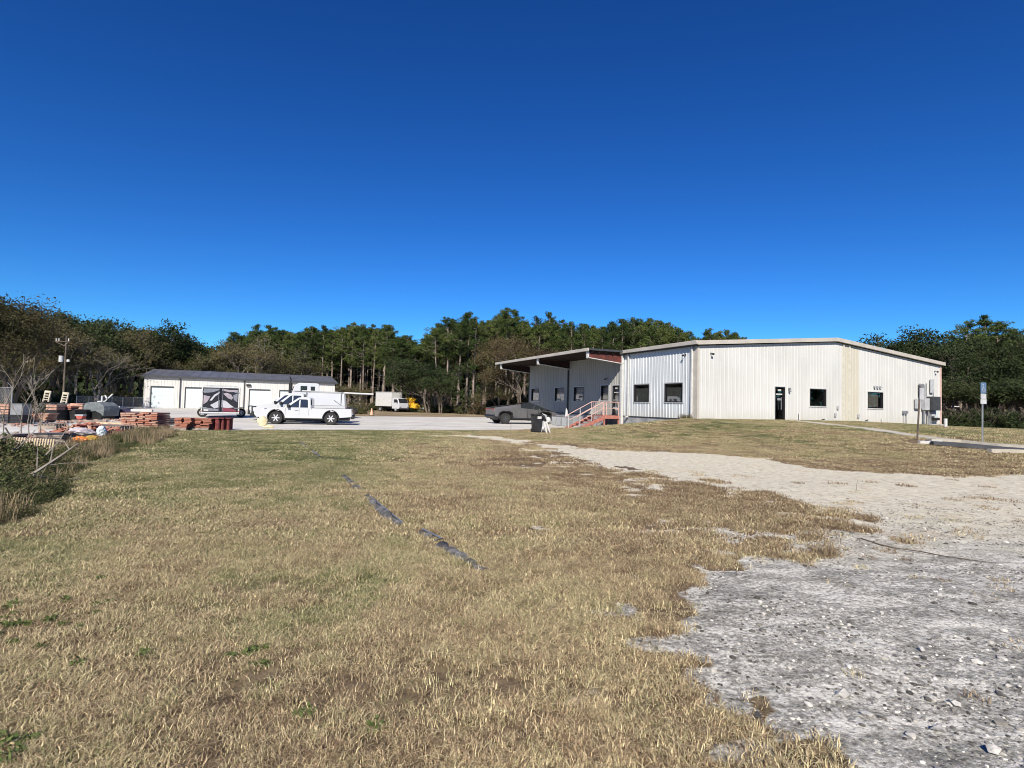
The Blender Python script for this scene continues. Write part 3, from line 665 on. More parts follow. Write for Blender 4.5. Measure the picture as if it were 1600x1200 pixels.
def pickup(label, loc, rz, L=5.4, H=1.78, wb=3.26, topper=False, rack=False, bull=False, crew=False):
    t = thing('pickup_truck', label, 'pickup truck', loc, rz, 'white pickup trucks parked side by side')
    fx = wb / 2; front = fx + .92; rear = front - L; rx = -wb / 2; belt = H * .595
    R_ = .40 if L < 5.6 else .42; zb = .46
    bh = H * .6
    prof = [(rear, .52), (rear - .03, .60), (rear, bh)] + [(-.42 if not crew else -.75, bh)] + \
           [(fx - .42, bh + .01), (fx + .5, bh - .07), (front - .12, bh - .16), (front, .82), (front + .02, .55), (front - .15, .33)]
    prof += [(fx + .5, .36)] + [(x, z) for x, z in arch(fx, .49, .42)] + [(fx - .5, zb - .06)]
    prof += [(rx + .5, zb - .06)] + [(x, z) for x, z in arch(rx, .49, .42)] + [(rx - .5, .45)]
    hw = .93
    part('body', MB().skewprism(prof, lambda z: hw - .05 * max(0, (z - .75)) - .06 * max(0, .6 - z)), CAR, t, bevel=.035)
    part('underbody', MB().bx(rear + .15, front - .2, -.74, .74, .26, .52).bx(fx - .45, fx + .45, -.7, .7, .3, .8).bx(rx - .45, rx + .45, -.7, .7, .3, .8), BLK, t)
    cabr = -.42 if not crew else -.75
    wf = fx - .42  # cowl
    g = [(cabr, bh - .01), (cabr + .06, H - .05), (cabr + .25, H), (wf - 1.05, H), (wf - .85, H - .04), (wf + .02, bh)]
    hwz = lambda z: hw - .03 - (z - bh) / (H - bh) * .16
    cab = part('cab', MB().skewprism(g, hwz), CAR, t, bevel=.04)
    zt_, zb_ = H - .14, bh + .04
    def sidewin(pts, sgn, nm='side_window'):
        mb = MB(); k = len(pts)
        v = [(x, sgn * (hwz(z) + .012), z) for x, z in pts] + [(x, sgn * (hwz(z) - .01), z) for x, z in pts]
        mb.add(v, [tuple(range(k)), tuple(range(2 * k - 1, k - 1, -1))] + [(i, i + k, (i + 1) % k + k, (i + 1) % k) for i in range(k)])
        part(nm, mb, BLKGL, cab)
    mid = (cabr + wf) / 2 - .12
    for sg in (1, -1):
        sidewin([(cabr + .18, zb_), (cabr + .22, zt_ - .02), (cabr + .3, zt_), (mid - .05, zt_), (mid - .05, zb_)], sg)
        sidewin([(mid + .03, zb_), (mid + .03, zt_), (wf - 1.02, zt_), (wf - .88, zt_ - .03), (wf - .25, zb_)], sg)
        part('mirror', MB().box((wf - .3, sg * 1.03, bh + .12), (.14, .22, .2)).cyl((wf - .3, sg * .9, bh + .08), (wf - .3, sg * 1.0, bh + .08), .03), BLK, t, bevel=.02)
        part('door_handle', MB().box((mid + .16, sg * (hw + .005), bh - .15), (.2, .03, .04)), GALV, t)
        part('headlight', MB().box((front - .15, sg * .68, .88), (.3, .42, .2), rz=-sg * .25), LENS, t, bevel=.03)
        part('tail_light', MB().box((rear + .05, sg * .83, bh - .22), (.12, .16, .38)), RED, t, bevel=.02)
        part('rocker_trim', MB().box(((fx + rx) / 2, sg * .865, .4), (wb - 1.0, .06, .1)), BLK, t)
        part('fog_light', MB().box((front - .06, sg * .66, .55), (.1, .2, .14)), BLK, t)
        for xs_ in (cabr + .12, mid, wf - .12): part('door_seam', MB().box((xs_, sg * (hw - .012), (bh + .5) / 2 + .02), (.014, .03, bh - .62)), DGRY, t)
        # wheel arch lip
        for cx in (fx, rx):
            pts = [(cx + .5 * math.cos(a), sg * .905, .42 + .5 * math.sin(a)) for a in np.linspace(0, math.pi, 12)]
            part('arch_lip', MB().tube(pts, .035, 6), BLK, t)
    # windscreens
    ws = MB(); a = Vector((wf - .05, 0, bh + .05)); c_ = Vector((wf - .83, 0, H - .07)); nn = Vector((.78, 0, 1.0)).normalized() * .02
    x0, z0, x1, z1 = wf + .0, bh + .03, wf - .86, H - .05
    dx, dz = (H - .04 - bh), .87; ln = math.hypot(dx, dz); ox, oz = dx / ln * .014, dz / ln * .014
    ws.add([(x0 + ox, -hwz(z0) + .08, z0 + oz), (x0 + ox, hwz(z0) - .08, z0 + oz), (x1 + ox, hwz(z1) - .08, z1 + oz), (x1 + ox, -hwz(z1) + .08, z1 + oz),
            (x0 - ox, -hwz(z0) + .08, z0 - oz), (x0 - ox, hwz(z0) - .08, z0 - oz), (x1 - ox, hwz(z1) - .08, z1 - oz), (x1 - ox, -hwz(z1) + .08, z1 - oz)],
           [(0, 1, 2, 3), (7, 6, 5, 4), (0, 4, 5, 1), (1, 5, 6, 2), (2, 6, 7, 3), (3, 7, 4, 0)])
    part('windscreen', ws, M('grey_screen_glass', (.13, .15, .16), (.09, .10, .11), scale=1, rough=.06, spec=.9), cab)
    part('rear_window', MB().box((cabr + .0, 0, (bh + H) / 2 + .03), (.03, 1.2, .38)), BLKGL, cab)
    part('bed_liner', MB().bx(rear + .12, cabr - .06, -.74, .74, bh - .02, bh + .004), BLK, t)
    part('front_bumper', MB().box((front - .04, 0, .42), (.2, 1.7, .22)), CAR if not bull else BLK, t, bevel=.03)
    part('grille', MB().box((front + .0, 0, .78), (.06, 1.1, .3)), BLK, t, bevel=.02)
    part('rear_bumper', MB().box((rear - .06, 0, .5), (.2, 1.75, .22)), BLK, t, bevel=.03)
    part('tail_gate_seam', MB().box((cabr - .02, 0, (bh + .5) / 2), (.02, hw * 2 - .02, bh - .48)), BLK, t)
    for x in (fx, rx):
        for y in (-.8, .8): wheel(t, x, y, R_, .26, R_ * .62)
    if topper:
        part('topper', MB().skewprism([(rear + .02, bh + .005), (rear + .1, H + .08), (cabr - .1, H + .08), (cabr - .06, bh + .005)], lambda z: hw - .04 - (z - bh) * .14), CAR, t, bevel=.03)
    if rack:
        rk = part('ladder_rack', MB().tube([(cabr - .12, -.88, bh), (cabr - .12, -.86, H + .16), (cabr - .12, .86, H + .16), (cabr - .12, .88, bh)], .03, 6)
             .tube([(rear + .3, -.88, bh), (rear + .3, -.86, H + .16), (rear + .3, .86, H + .16), (rear + .3, .88, bh)], .03, 6)
             .tube([(rear + .1, -.84, H + .16), (wf - .9, -.84, H + .16)], .025, 6).tube([(rear + .1, .84, H + .16), (wf - .9, .84, H + .16)], .025, 6), GRY, t)
        for sg in (1, -1): part('rack_brace', MB().cyl((rear + .3, sg * .88, bh + .05), (rear + .75, sg * .88, bh + .4), .02, 6).cyl((cabr - .12, sg * .88, bh + .35), (cabr - .6, sg * .88, bh + .02), .02, 6), GRY, rk)
    if bull:
        part('bull_bar', MB().tube([(front + .18, -.6, .4), (front + .22, -.58, 1.0), (front + .22, .58, 1.0), (front + .18, .6, .4)], .045, 8).box((front + .14, 0, .55), (.14, 1.7, .28)), BLK, t)
    return t
BLKGL = M('dark_auto_glass', (.02, .025, .028), (.03, .035, .04), scale=1, rough=.04, spec=.9)
TR = R(180 + 13)
def tcen(px, Y, wb): f = XY(px, Y); return (f + (wb / 2 + .92) * .974, Y + (wb / 2 + .92) * .225, .012)
T1 = pickup('clean white extended-cab pickup nearest the field, with an open empty bed', tcen(412, 34.9, 3.26), TR, L=5.42, H=1.72)
T2 = pickup('white pickup in the middle of the row, with a cargo topper and a ladder rack', tcen(403, 37.6, 3.55), TR, L=5.8, H=1.97, wb=3.55, topper=True, rack=True, bull=True)
T3 = pickup('white pickup at the back of the row, with a black bull bar', tcen(397, 40.4, 3.6), TR, L=5.8, H=2.0, wb=3.6, bull=True, crew=True)
pp = part('plastic_pipe', MB().cyl((-2.4, 0, 0), (2.4, 0, 0), .06, 10), WHT, None, loc=(XY(528, 38.6), 38.6, 2.12), rot=(0, R(1), R(13)))
tag(pp, 'long white plastic pipe lying on the ladder rack and poking out past the bed', 'pipe')
# big truck cab behind the pickups
hv = thing('truck_tractor', 'white high truck cab with a black exhaust stack behind the pickups', 'truck', (XY(478, 50), 50, .012), R(200))
part('cab', MB().skewprism([(-1.1, .8), (-1.1, 2.95), (-.9, 3.05), (.6, 3.05), (.95, 2.85), (1.25, 2.0), (1.25, .8)], lambda z: 1.1 - .08 * max(0, z - 2)), CAR, hv, bevel=.06)
part('bonnet', MB().skewprism([(1.24, .8), (1.24, 1.9), (2.6, 1.6), (2.7, .8)], lambda z: .8), CAR, hv, bevel=.06)
for sg in (1, -1):
    part('side_window', MB().box((.2, sg * 1.03, 2.5), (.55, .06, .55)), BLKGL, hv); part('side_window', MB().box((-.55, sg * 1.03, 2.5), (.35, .06, .5)), BLKGL, hv)
    part('fuel_tank', MB().cyl((-.8, sg * .9, .7), (.9, sg * .9, .7), .3, 14), GALV, hv)
part('exhaust_stack', MB().cyl((-.2, 0, 0), (-.2, 0, .9), .16, 12).tube([(-.2, 0, .9), (-.2, 0, 1.25), (-.1, 0, 1.45)], .06, 8), BLK, hv, loc=(1.5, .95, 2.1))
part('chassis', MB().bx(-4.5, 2.4, -.45, .45, .6, .85), BLK, hv)
part('windscreen', MB().box((1.13, 0, 2.45), (.05, 1.7, .7), ry=-.33), BLKGL, hv)
for x in (2.0, -2.6, -3.8):
    for y in (-1.0, 1.0): wheel(hv, x, y, .5, .3, .3, spokes=8)

# angular stainless pickup
ct = thing('angular_pickup', 'dark dull-steel angular electric pickup with sloping black glass roof parked by the dock', 'pickup truck', (.85, 46.3, .012), R(24))
L_ = 5.68; xr = -2.84
hwc = lambda z: 1.0 - abs(z - .92) * .12
lowp = [(xr + .05, .62), (xr, 1.18), (xr + .25, 1.22), (.1 - .55, 1.26 + .06), (2.0, 1.12), (2.80, .98), (2.84, .82), (2.72, .62)]
lowp += [(2.62, .5), (2.5, .5)] + [(2.38, .5), (2.28, .86), (2.0, 1.0), (1.5, 1.0), (1.22, .86), (1.1, .46)] + [(-1.18, .46), (-1.32, .86), (-1.6, 1.0), (-2.1, 1.0), (-2.38, .86), (-2.5, .58)]
part('body', MB().skewprism(lowp, lambda z: 1.0 - abs(z - .95) * .10), STEEL, ct, bevel=.012)
upz = 1.2; peak = (.42, 1.80)
def hwu(z): return 1.0 - .03 - (z - 1.1) * .36
# bed sail panels + roof
sail = [(xr + .02, 1.185), (-.2, 1.30), (-.2, 1.70)]
for sg in (1, -1):
    v = []
    for x, z in [(xr + .02, 1.19), (-.45, 1.30), (-.45, 1.635), (xr + .02, 1.30)]: v.append((x, sg * hwu(z), z))
    v += [(x, y - sg * .06, z) for x, y, z in v]
    part('sail_panel', MB().add(v, [(0, 1, 2, 3), (7, 6, 5, 4), (0, 4, 5, 1), (1, 5, 6, 2), (2, 6, 7, 3), (3, 7, 4, 0)]), STEEL, ct)
    w = [(-.42, 1.32), (-.42, 1.64), (.42, 1.76), (1.95, 1.22), (1.9, 1.16)]
    k = len(w); v = [(x, sg * (hwu(z) + .004), z) for x, z in w] + [(x, sg * (hwu(z) - .03), z) for x, z in w]
    part('side_window', MB().add(v, [tuple(range(k)), tuple(range(2 * k - 1, k - 1, -1))] + [(i, i + k, (i + 1) % k + k, (i + 1) % k) for i in range(k)]), BLKGL, ct)
    for cx in (1.75, -1.85):
        pts = [(cx + dx, sg * .99, z) for dx, z in ((.66, .5), (.55, .9), (.27, 1.03), (-.27, 1.03), (-.55, .9), (-.68, .5))]
        part('arch_cladding', MB().tube(pts, .06, 4), BLK, ct)
    part('mirror', MB().box((1.35, sg * 1.06, 1.3), (.12, .2, .13)), BLK, ct)
    for xs_ in (-.95, .12, 1.1): part('door_seam', MB().box((xs_, sg * .985, .84), (.016, .05, .62)), BLK, ct)
    part('rocker_trim', MB().box((-.05, sg * .95, .44), (2.5, .1, .12)), BLK, ct)
    part('tail_light', MB().box((xr - .012, sg * .8, 1.15), (.03, .3, .05)), RED, ct)
top = [(xr + .02, 1.27), (-.45, 1.64), (.42, 1.80), (2.7, 1.02)]
v = []
for x, z in top: v += [(x, -hwu(z) + .0 if x < 2.6 else -.9, z), (x, hwu(z) if x < 2.6 else .9, z)]
v2 = [(x, y, z - .035) for x, y, z in v]; k = len(v)
f = []
for i in range(3): a = 2 * i; f += [(a, a + 1, a + 3, a + 2), (k + a + 2, k + a + 3, k + a + 1, k + a)]
f += [(0, 2, k + 2, k), (2, 4, k + 4, k + 2), (4, 6, k + 6, k + 4), (1, k + 1, k + 3, 3), (3, k + 3, k + 5, 5), (5, k + 5, k + 7, 7), (0, k, k + 1, 1), (6, 7, k + 7, k + 6)]
part('roof_glass', MB().add(v + v2, f), BLKGL, ct)
part('bed_floor', MB().bx(xr + .1, -.5, -.8, .8, 1.0, 1.1), BLK, ct)
part('rear_bumper', MB().prism([(xr - .12, .62), (xr - .05, .72), (xr + .5, .72), (xr + .5, .42), (xr + .1, .42)], -.96, .96, 'y'), BLK, ct)
part('tailgate', MB().box((xr + .0, 0, .96), (.04, 1.84, .44)), STEEL, ct)
part('light_bar', MB().box((xr - .01, 0, 1.19), (.05, 1.8, .03)), RED, ct)
part('light_bar', MB().box((2.81, 0, .98), (.05, 1.7, .03)), LENS, ct)
part('underbody', MB().bx(-2.5, 2.6, -.8, .8, .3, .6).bx(1.15, 2.35, -.78, .78, .3, .95).bx(-2.45, -1.25, -.78, .78, .3, .95), BLK, ct)
for x in (1.75, -1.85):
    for y in (-.85, .85): wheel(ct, x, y, .44, .29, .27, mat=DGRY, spokes=7)

# box truck
bt = thing('box_truck', 'small white box truck parked by the edge of the wood', 'box truck', (XY(613, 88), 88, 0), R(-38))
part('cargo_box', MB().bx(-2.9, 1.0, -1.05, 1.05, .85, 3.1), WHT, bt, bevel=.03)
for k, (x0_, x1_) in enumerate(((-2.92, 1.02),)): part('roof_rail', MB().bx(x0_, x1_, -1.08, 1.08, 3.05, 3.14), LGRY, bt)
part('cab', MB().skewprism([(1.1, .5), (1.1, 2.15), (1.4, 2.2), (2.3, 2.15), (2.75, 1.35), (2.8, .5)], lambda z: 1.0 - .05 * max(0, z - 1)), CAR, bt, bevel=.05)
part('windscreen', MB().box((2.56, 0, 1.75), (.04, 1.7, .74), ry=-.51), BLKGL, bt)
for sg in (1, -1): part('side_window', MB().box((1.9, sg * .965, 1.72), (.7, .03, .5)), BLKGL, bt); part('mirror', MB().box((2.5, sg * 1.18, 1.7), (.08, .16, .4)), BLK, bt); part('headlight', MB().box((2.82, sg * .75, .85), (.06, .3, .18)), LENS, bt)
part('chassis', MB().bx(-2.8, 2.6, -.5, .5, .5, .83).bx(2.7, 2.85, -.95, .95, .4, .62), BLK, bt)
for x in (2.0, -1.8):
    for y in (-.85, .85): wheel(bt, x, y, .38, .25, .24)
# yellow machine
ym_ = thing('wood_chipper', 'yellow wood chipper machine parked beside the box truck', 'wood chipper', (XY(643, 89), 89, 0), R(-30))
part('hopper', MB().prism([(-.5, 1.4), (-.9, 2.3), (.5, 2.3), (.3, 1.4)], -.5, .5, 'y'), YEL, ym_, bevel=.03)
part('body', MB().prism([(-.6, .7), (-.6, 1.4), (.9, 1.4), (1.3, 1.0), (1.3, .6)], -.6, .6, 'y'), YEL, ym_, bevel=.04)
part('chute', MB().tube([(.4, 0, 1.4), (.45, 0, 1.9), (.9, 0, 2.1)], [.14, .13, .12], 8), YEL, ym_)
part('drawbar', MB().box((1.9, 0, .5), (1.4, .1, .1)), BLK, ym_)
for y in (-.75, .75): wheel(ym_, 0, y, .36, .2, .2)
fbt = thing('flatbed_trailer', 'low white flatbed trailer at the foot of the trees', 'trailer', (XY(661, 90), 90, 0), R(8))
part('deck', MB().bx(-1.3, 1.3, -.6, .6, .55, .75), WHT, fbt); part('drawbar', MB().box((-1.8, 0, .5), (1.1, .1, .1)), BLK, fbt)
for y in (-.7, .7): wheel(fbt, 0, y, .3, .18, .17)

# enclosed trailer with graphic doors
tl = thing('cargo_trailer', 'enclosed cargo trailer seen from behind, its double rear doors wrapped in grey and mauve graphics', 'trailer', (XY(345, 42.3), 42.3, .012), R(26))
tw, th, tz = 1.3, 2.35, .42
part('shell', MB().bx(-tw, tw, .04, 4.8, tz, tz + 1.95), DGRY, tl, bevel=.03)
part('frame', MB().bx(-tw, -tw + .09, -.03, .04, tz - .06, tz + 1.98).bx(tw - .09, tw, -.03, .04, tz - .06, tz + 1.98).bx(-tw + .09, tw - .09, -.03, .04, tz + 1.89, tz + 1.98).bx(-tw + .09, tw - .09, -.03, .04, tz - .06, tz + .03), WHT, tl)
part('roof_cap', MB().prism([(-tw, tz + 1.98), (-tw + .3, tz + 2.08), (tw - .3, tz + 2.08), (tw, tz + 1.98)], -.02, 4.8, 'y'), LGRY, tl)
GA = M('graphic_black', (.02, .02, .025), rough=.35); GB = M('graphic_grey', (.20, .21, .24), rough=.35); GC = M('graphic_mauve', (.34, .30, .33), rough=.35); GD = M('graphic_silver', (.46, .47, .5), rough=.35); GE = M('graphic_maroon', (.20, .05, .07), rough=.35)
for sg in (-1, 1):
    dr = part('rear_door', MB().bx(*sorted((sg * .03, sg * (tw - .1))), -.045, .03, tz + .04, tz + 1.88), GA, tl)
    def gq(pts, mt, kz):
        part('graphic', MB().prism([(x if sg > 0 else x, tz + z) for x, z in pts], -.047 - .002 * kz, -.045, 'y'), mt, dr)
    if sg < 0:
        gq([(-1.15, 1.8), (-1.15, 1.45), (-.5, 1.55), (-.08, 1.75), (-.08, 1.82)], GB, 1)
        gq([(-1.15, 1.3), (-.7, 1.2), (-.9, .8), (-1.15, .6)], GC, 2)
        gq([(-.75, .9), (-.45, 1.35), (-.08, 1.6), (-.08, 1.48), (-.4, 1.2), (-.6, .9)], GD, 3)
        gq([(-.7, .55), (-.3, .8), (-.08, .95), (-.08, .4), (-.4, .3)], GD, 4)
        gq([(-1.15, .4), (-.6, .3), (-.1, .25), (-.1, .12), (-1.15, .12)], GB, 5)
    else:
        gq([(.08, 1.82), (.5, 1.75), (1.15, 1.75), (1.15, 1.62), (.6, 1.58), (.08, 1.68)], GC, 1)
        gq([(.15, 1.45), (.4, 1.52), (.7, 1.4), (.85, 1.15), (.75, 1.0), (.5, 1.1)], GC, 2)
        gq([(.08, .95), (.35, .9), (.8, .5), (.95, .42), (.5, .35), (.08, .4)], GD, 3)
        gq([(.85, 1.35), (1.15, 1.5), (1.15, .8), (.9, 1.0)], GB, 4)
        gq([(.12, .38), (.6, .36), (1.1, .2), (1.1, .08), (.12, .08)], GE, 5)
    part('lock_bar', MB().cyl((sg * .14, -.07, tz + .05), (sg * .14, -.07, tz + 1.88), .018, 6), GALV, dr)
    for z in (.35, 1.55): part('hinge', MB().box((sg * (tw - .2), -.06, tz + z), (.34, .02, .05)), GALV, dr)
    part('tail_light', MB().box((sg * (tw - .05), -.05, tz + .1), (.08, .03, .05)), RED, tl)
part('bumper', MB().bx(-tw, tw, -.1, .04, tz - .14, tz - .07), GALV, tl)
part('licence_plate', MB().bx(-1.1, -.8, -.075, -.06, tz + .1, tz + .22), WHT, tl)
for x in (-tw - .02, tw + .12):
    for y in (2.2, 3.1): wheel(tl, x, 0, .36, .22, .2).location = (x, y, .36)
part('fender', MB().bx(tw, tw + .26, 1.7, 3.6, .75, .79).bx(-tw - .2, -tw, 1.7, 3.6, .75, .79), BLK, tl)
# ================================================================== BINS AND DOCK ITEMS
pb = G(838, 676)
wb_ = thing('wheelie_bin', 'black wheeled rubbish bin with a white sticker standing at the edge of the grass', 'rubbish bin', pb, R(15))
part('body', MB().prism([(-.2, .06), (.2, .06), (.27, 1.0), (-.27, 1.0)], -.3, .28, 'y'), BLK, wb_, bevel=.02)
part('lid', MB().box((0, 0, 1.05), (.6, .68, .08)), BLK, wb_, bevel=.03)
part('handle', MB().cyl((-.22, .36, 1.0), (.22, .36, 1.0), .02), BLK, wb_)
part('sticker', MB().box((.08, -.302, .88), (.24, .01, .14)), WHT, wb_)
for x in (-.2, .2): part('wheel', MB().cyl((x - .03, .26, .12), (x + .03, .26, .12), .12, 14), BLK, wb_)
tb = thing('dumped_bundle', 'heap of crumpled white sheeting and pipes dumped against the black bin', 'rubbish heap', G(850, 676), 0)
def blob(r, seed, sc=(1, 1, 1), lev=2, amp=.35):
    bm = bmesh.new(); bmesh.ops.create_icosphere(bm, subdivisions=lev, radius=r)
    rr = random.Random(seed); 
    for v_ in bm.verts:
        k = 1 + (rr.random() - .5) * amp; v_.co = Vector((v_.co.x * sc[0], v_.co.y * sc[1], v_.co.z * sc[2])) * k
    vv = [tuple(v_.co) for v_ in bm.verts]; ff = [tuple(q.index for q in f_.verts) for f_ in bm.faces]; bm.free()
    m = MB(); m.add(vv, ff); return m
part('sheeting', blob(.28, 3, (.7, .7, 1.3), 2, .6), LGRY, tb, loc=(0.0, 0, .45)); part('sheeting', blob(.2, 4, (1, 1, .9), 2, .5), LGRY, tb, loc=(-.08, -.1, .2))
part('bag', blob(.16, 5, (1, 1, .8), 2, .4), LGRY, tb, loc=(-.3, -.28, .1)); part('bag', blob(.19, 6, (1, 1, 1), 2, .3), WHT, tb, loc=(.2, .05, .72)); part('bag', blob(.25, 8, (1, 1, .8), 2, .3), BLK, tb, loc=(-.02, .1, .7))
part('pipe', MB().tube([(-.25, 0, .8), (-.1, -.02, 1.08), (.08, -.05, 1.0), (.15, -.05, .7)], .055, 8), LGRY, tb)
part('pipe', MB().cyl((.12, -.1, .62), (.34, -.2, 0), .05, 8), WHT, tb); part('pipe', MB().cyl((.0, -.12, .6), (.14, -.25, 0), .055, 8), WHT, tb)
# dock objects
for k, (px, lab) in enumerate(((870.5, 'grey metal crate against the dock wall, furthest from the stairs'), (878, 'grey metal crate against the dock wall, middle of three'), (887, 'grey metal crate against the dock wall, nearest the stairs'))):
    Yc = 44.6 - k * .85; t = thing('metal_crate', lab, 'crate', (XY(px, Yc), Yc, .012), R(24 + 90), 'grey metal crates by the dock wall')
    part('shell', MB().bx(-.32, .32, -.3, .3, 0, .72), GRY, t, bevel=.02)
    for j in range(4): part('slat', MB().bx(-.33 + j * .17, -.24 + j * .17, .3, .325, .04, .7), LGRY, t)
    part('lid', MB().bx(-.34, .34, -.32, .32, .72, .76), GALV, t)
cn = thing('white_marker_post', 'white tapered marker standing on top of the grey crates by the dock', 'marker post', (XY(885.5, 43.0), 43.0, .79), 0)
part('cone', MB().tube([(0, 0, 0), (0, 0, .45), (-.04, 0, .62)], [.12, .08, .02], 8), WHT, cn); part('foot', MB().box((0, 0, .02), (.3, .3, .04)), WHT, cn)
# light traffic cone by the wood
tcn = thing('traffic_cone', 'faded traffic cone on the far edge of the concrete yard', 'traffic cone', P(580.5, 649.2), 0)
part('cone', MB().tube([(0, 0, .03), (0, 0, .8)], [.2, .05], 12), M('faded_orange', (.7, .4, .25), rough=.6), tcn); part('collar', MB().tube([(0, 0, .4), (0, 0, .58)], [.123, .09], 12), WHT, tcn); part('foot', MB().box((0, 0, .02), (.5, .5, .05)), BLK, tcn)
# foam blocks / boulders
STN = M('pale_yellow_stone', (.66, .58, .36), (.5, .43, .26), scale=5, rough=.9, bump=.01)
for px, py, r, lab, sc in ((411, 665.5, .31, 'big pale yellow boulder in front of the pickup bumper', (.8, .8, 1.15)), (406, 660.5, .22, 'pale yellow boulder behind the biggest one', (.8, .8, 1)), (420, 669.3, .2, 'small flat pale yellow rock at the edge of the grass', (1.5, .8, .6))):
    o = part('boulder', blob(r, int(px), sc, 2, .3), STN, None, loc=P(px, py) + Vector((0, 0, r * .55 * sc[2])), bevel=0); tag(o, lab, 'boulder')
# ================================================================== POLES & SIGNS
sgp = thing('leaning_post', 'leaning dark post with a rusty sign back, in the grass before the electrical cabinets', 'sign post', G(1433, 688), R(24))
part('pole', MB().cyl((0, 0, -.1), (.22, 0, 2.35), .035, 8), M('rusty_steel', (.13, .09, .07), (.06, .045, .04), rough=.8), sgp)
part('sign_panel', MB().bx(.12, .42, -.05, -.03, 1.75, 2.25), LGRY, sgp)
ps = thing('parking_sign', 'blue and white disabled parking sign on a thin metal pole', 'sign', G(1535, 691.5), R(6))
part('pole', MB().cyl((0, 0, -.1), (.03, 0, 2.55), .03, 8), GALV, ps)
part('sign_panel', MB().bx(-.11, .15, -.05, -.035, 2.12, 2.58), M('sign_blue', (.10, .17, .27), rough=.4), ps)
part('lower_panel', MB().bx(-.11, .15, -.05, -.035, 1.88, 2.1), LGRY, ps); part('fine_panel', MB().bx(-.12, .16, -.05, -.035, 1.66, 1.86), LGRY, ps)
sym = MB().tube([(.0, 0, 2.44), (.0, 0, 2.34), (.07, 0, 2.34), (.09, 0, 2.25)], .012, 6).tube([(.03 + .07 * math.cos(a), 0, 2.27 + .07 * math.sin(a)) for a in np.linspace(2.2, 6.1, 10)], .01, 6).cyl((0, -.004, 2.49), (0, .004, 2.49), .022, 10)
part('symbol', sym, LGRY, ps, loc=(0, -.052, 0))
wp = tag(part('marker_post', MB().cyl((0, 0, -.1), (0, 0, .52), .09, 12), WHT, None, loc=G(1477.5, 667.5)), 'short white pipe post in the grass right of the warehouse corner', 'post')
wb2 = thing('white_notice_board', 'small white board half hidden in the dark trees right of the warehouse', 'board', (XY(1490, 62), 62, hgt(XY(1490, 62), 62)), 0)
part('board', MB().bx(-.2, .2, -.02, .02, 1.2, 2.0), WHT, wb2); part('roof', MB().bx(-.6, .6, -.1, .1, 2.25, 2.35), WHT, wb2); part('post', MB().bx(-.05, .05, .03, .1, 0, 2.25), WHT, wb2)
# utility pole
up = thing('utility_pole', 'wooden utility pole with pale transformers in front of the left trees', 'utility pole', (XY(99, 54), 54, 0), 0); up.scale = (.9, .9, .88)
part('pole', MB().tube([(0, 0, 0), (0, 0, 8.2)], [.10, .07], 10), BARK, up)
ca = part('crossarm', MB().box((-.3, -.12, 7.6), (1.6, .09, .1)), BARK, up)
for x in (-1.0, -.7, .35): part('insulator', MB().cyl((x, -.12, 7.66), (x, -.12, 7.95), .05, 8), WHT, ca)
part('transformer', MB().cyl((-.38, -.1, 5.3), (-.38, -.1, 6.0), .21, 14), LGRY, up, smooth=True); part('transformer', MB().cyl((.42, -.1, 5.35), (.42, -.1, 5.6), .15, 14), WHT, up, smooth=True)
part('bracket', MB().cyl((-.2, -.1, 7.1), (.5, -.1, 7.7), .025, 6).cyl((0, -.1, 7.1), (-1, -.1, 7.5), .02, 6), WEATH, up)
# chain-link fences
def alpha_mesh():
    m = bpy.data.materials.new('chain_link'); n, l, b = nt(m); b.inputs['Base Color'].default_value = (.35, .36, .37, 1); b.inputs['Metallic'].default_value = .5; b.inputs['Roughness'].default_value = .5
    tc = n.new('ShaderNodeTexCoord'); mp = n.new('ShaderNodeMapping'); mp.inputs['Rotation'].default_value = (0, R(45), 0); mp.inputs['Scale'].default_value = (14, 14, 14); l.new(tc.outputs['Object'], mp.inputs[0])
    sx = n.new('ShaderNodeSeparateXYZ'); l.new(mp.outputs[0], sx.inputs[0])
    fx = math_(n, l, 'FRACT', sx.outputs['X']); fz = math_(n, l, 'FRACT', sx.outputs['Z'])
    w = math_(n, l, 'MAXIMUM', math_(n, l, 'LESS_THAN', fx, .13), math_(n, l, 'LESS_THAN', fz, .13))
    t = n.new('ShaderNodeBsdfTransparent'); ms = n.new('ShaderNodeMixShader'); l.new(w, ms.inputs[0]); l.new(t.outputs[0], ms.inputs[1]); l.new(b.outputs[0], ms.inputs[2]); l.new(ms.outputs[0], n['Material Output'].inputs[0])
    return m
CHAIN = alpha_mesh()
def chain_fence(a, b_, h, k, lab, barb=False):
    a, b_ = Vector(a), Vector(b_); d = b_ - a; L = d.length
    t = thing('chain_link_fence', lab, 'fence', a, math.atan2(d.y, d.x))
    for i in range(k + 1):
        x = L * i / k; part('post', MB().cyl((x, 0, 0), (x, 0, h), .035, 8), GALV, t)
        if barb: part('barb_arm', MB().cyl((x, 0, h), (x - .25, -.1, h + .35), .02, 6), GALV, t)
    part('top_rail', MB().cyl((0, 0, h), (L, 0, h), .025, 6), GALV, t)
    part('mesh_panel', MB().add([(0, .04, .05), (L, .04, .05), (L, .04, h), (0, .04, h)], [(0, 1, 2, 3)]), CHAIN, t)
chain_fence((XY(120, 60), 60, 0), (XY(224, 68), 68, 0), 1.35, 6, 'low chain-link fence between the junk yard and the storage building')
chain_fence((XY(-90, 36), 36, 0), (XY(19, 38), 38, 0), 1.9, 4, 'tall chain-link fence with barbed arms at the left edge', True)
chain_fence((XY(545, 64), 64, 0), (XY(572, 70), 70, 0), .9, 2, 'short low chain-link fence behind the parked pickups')
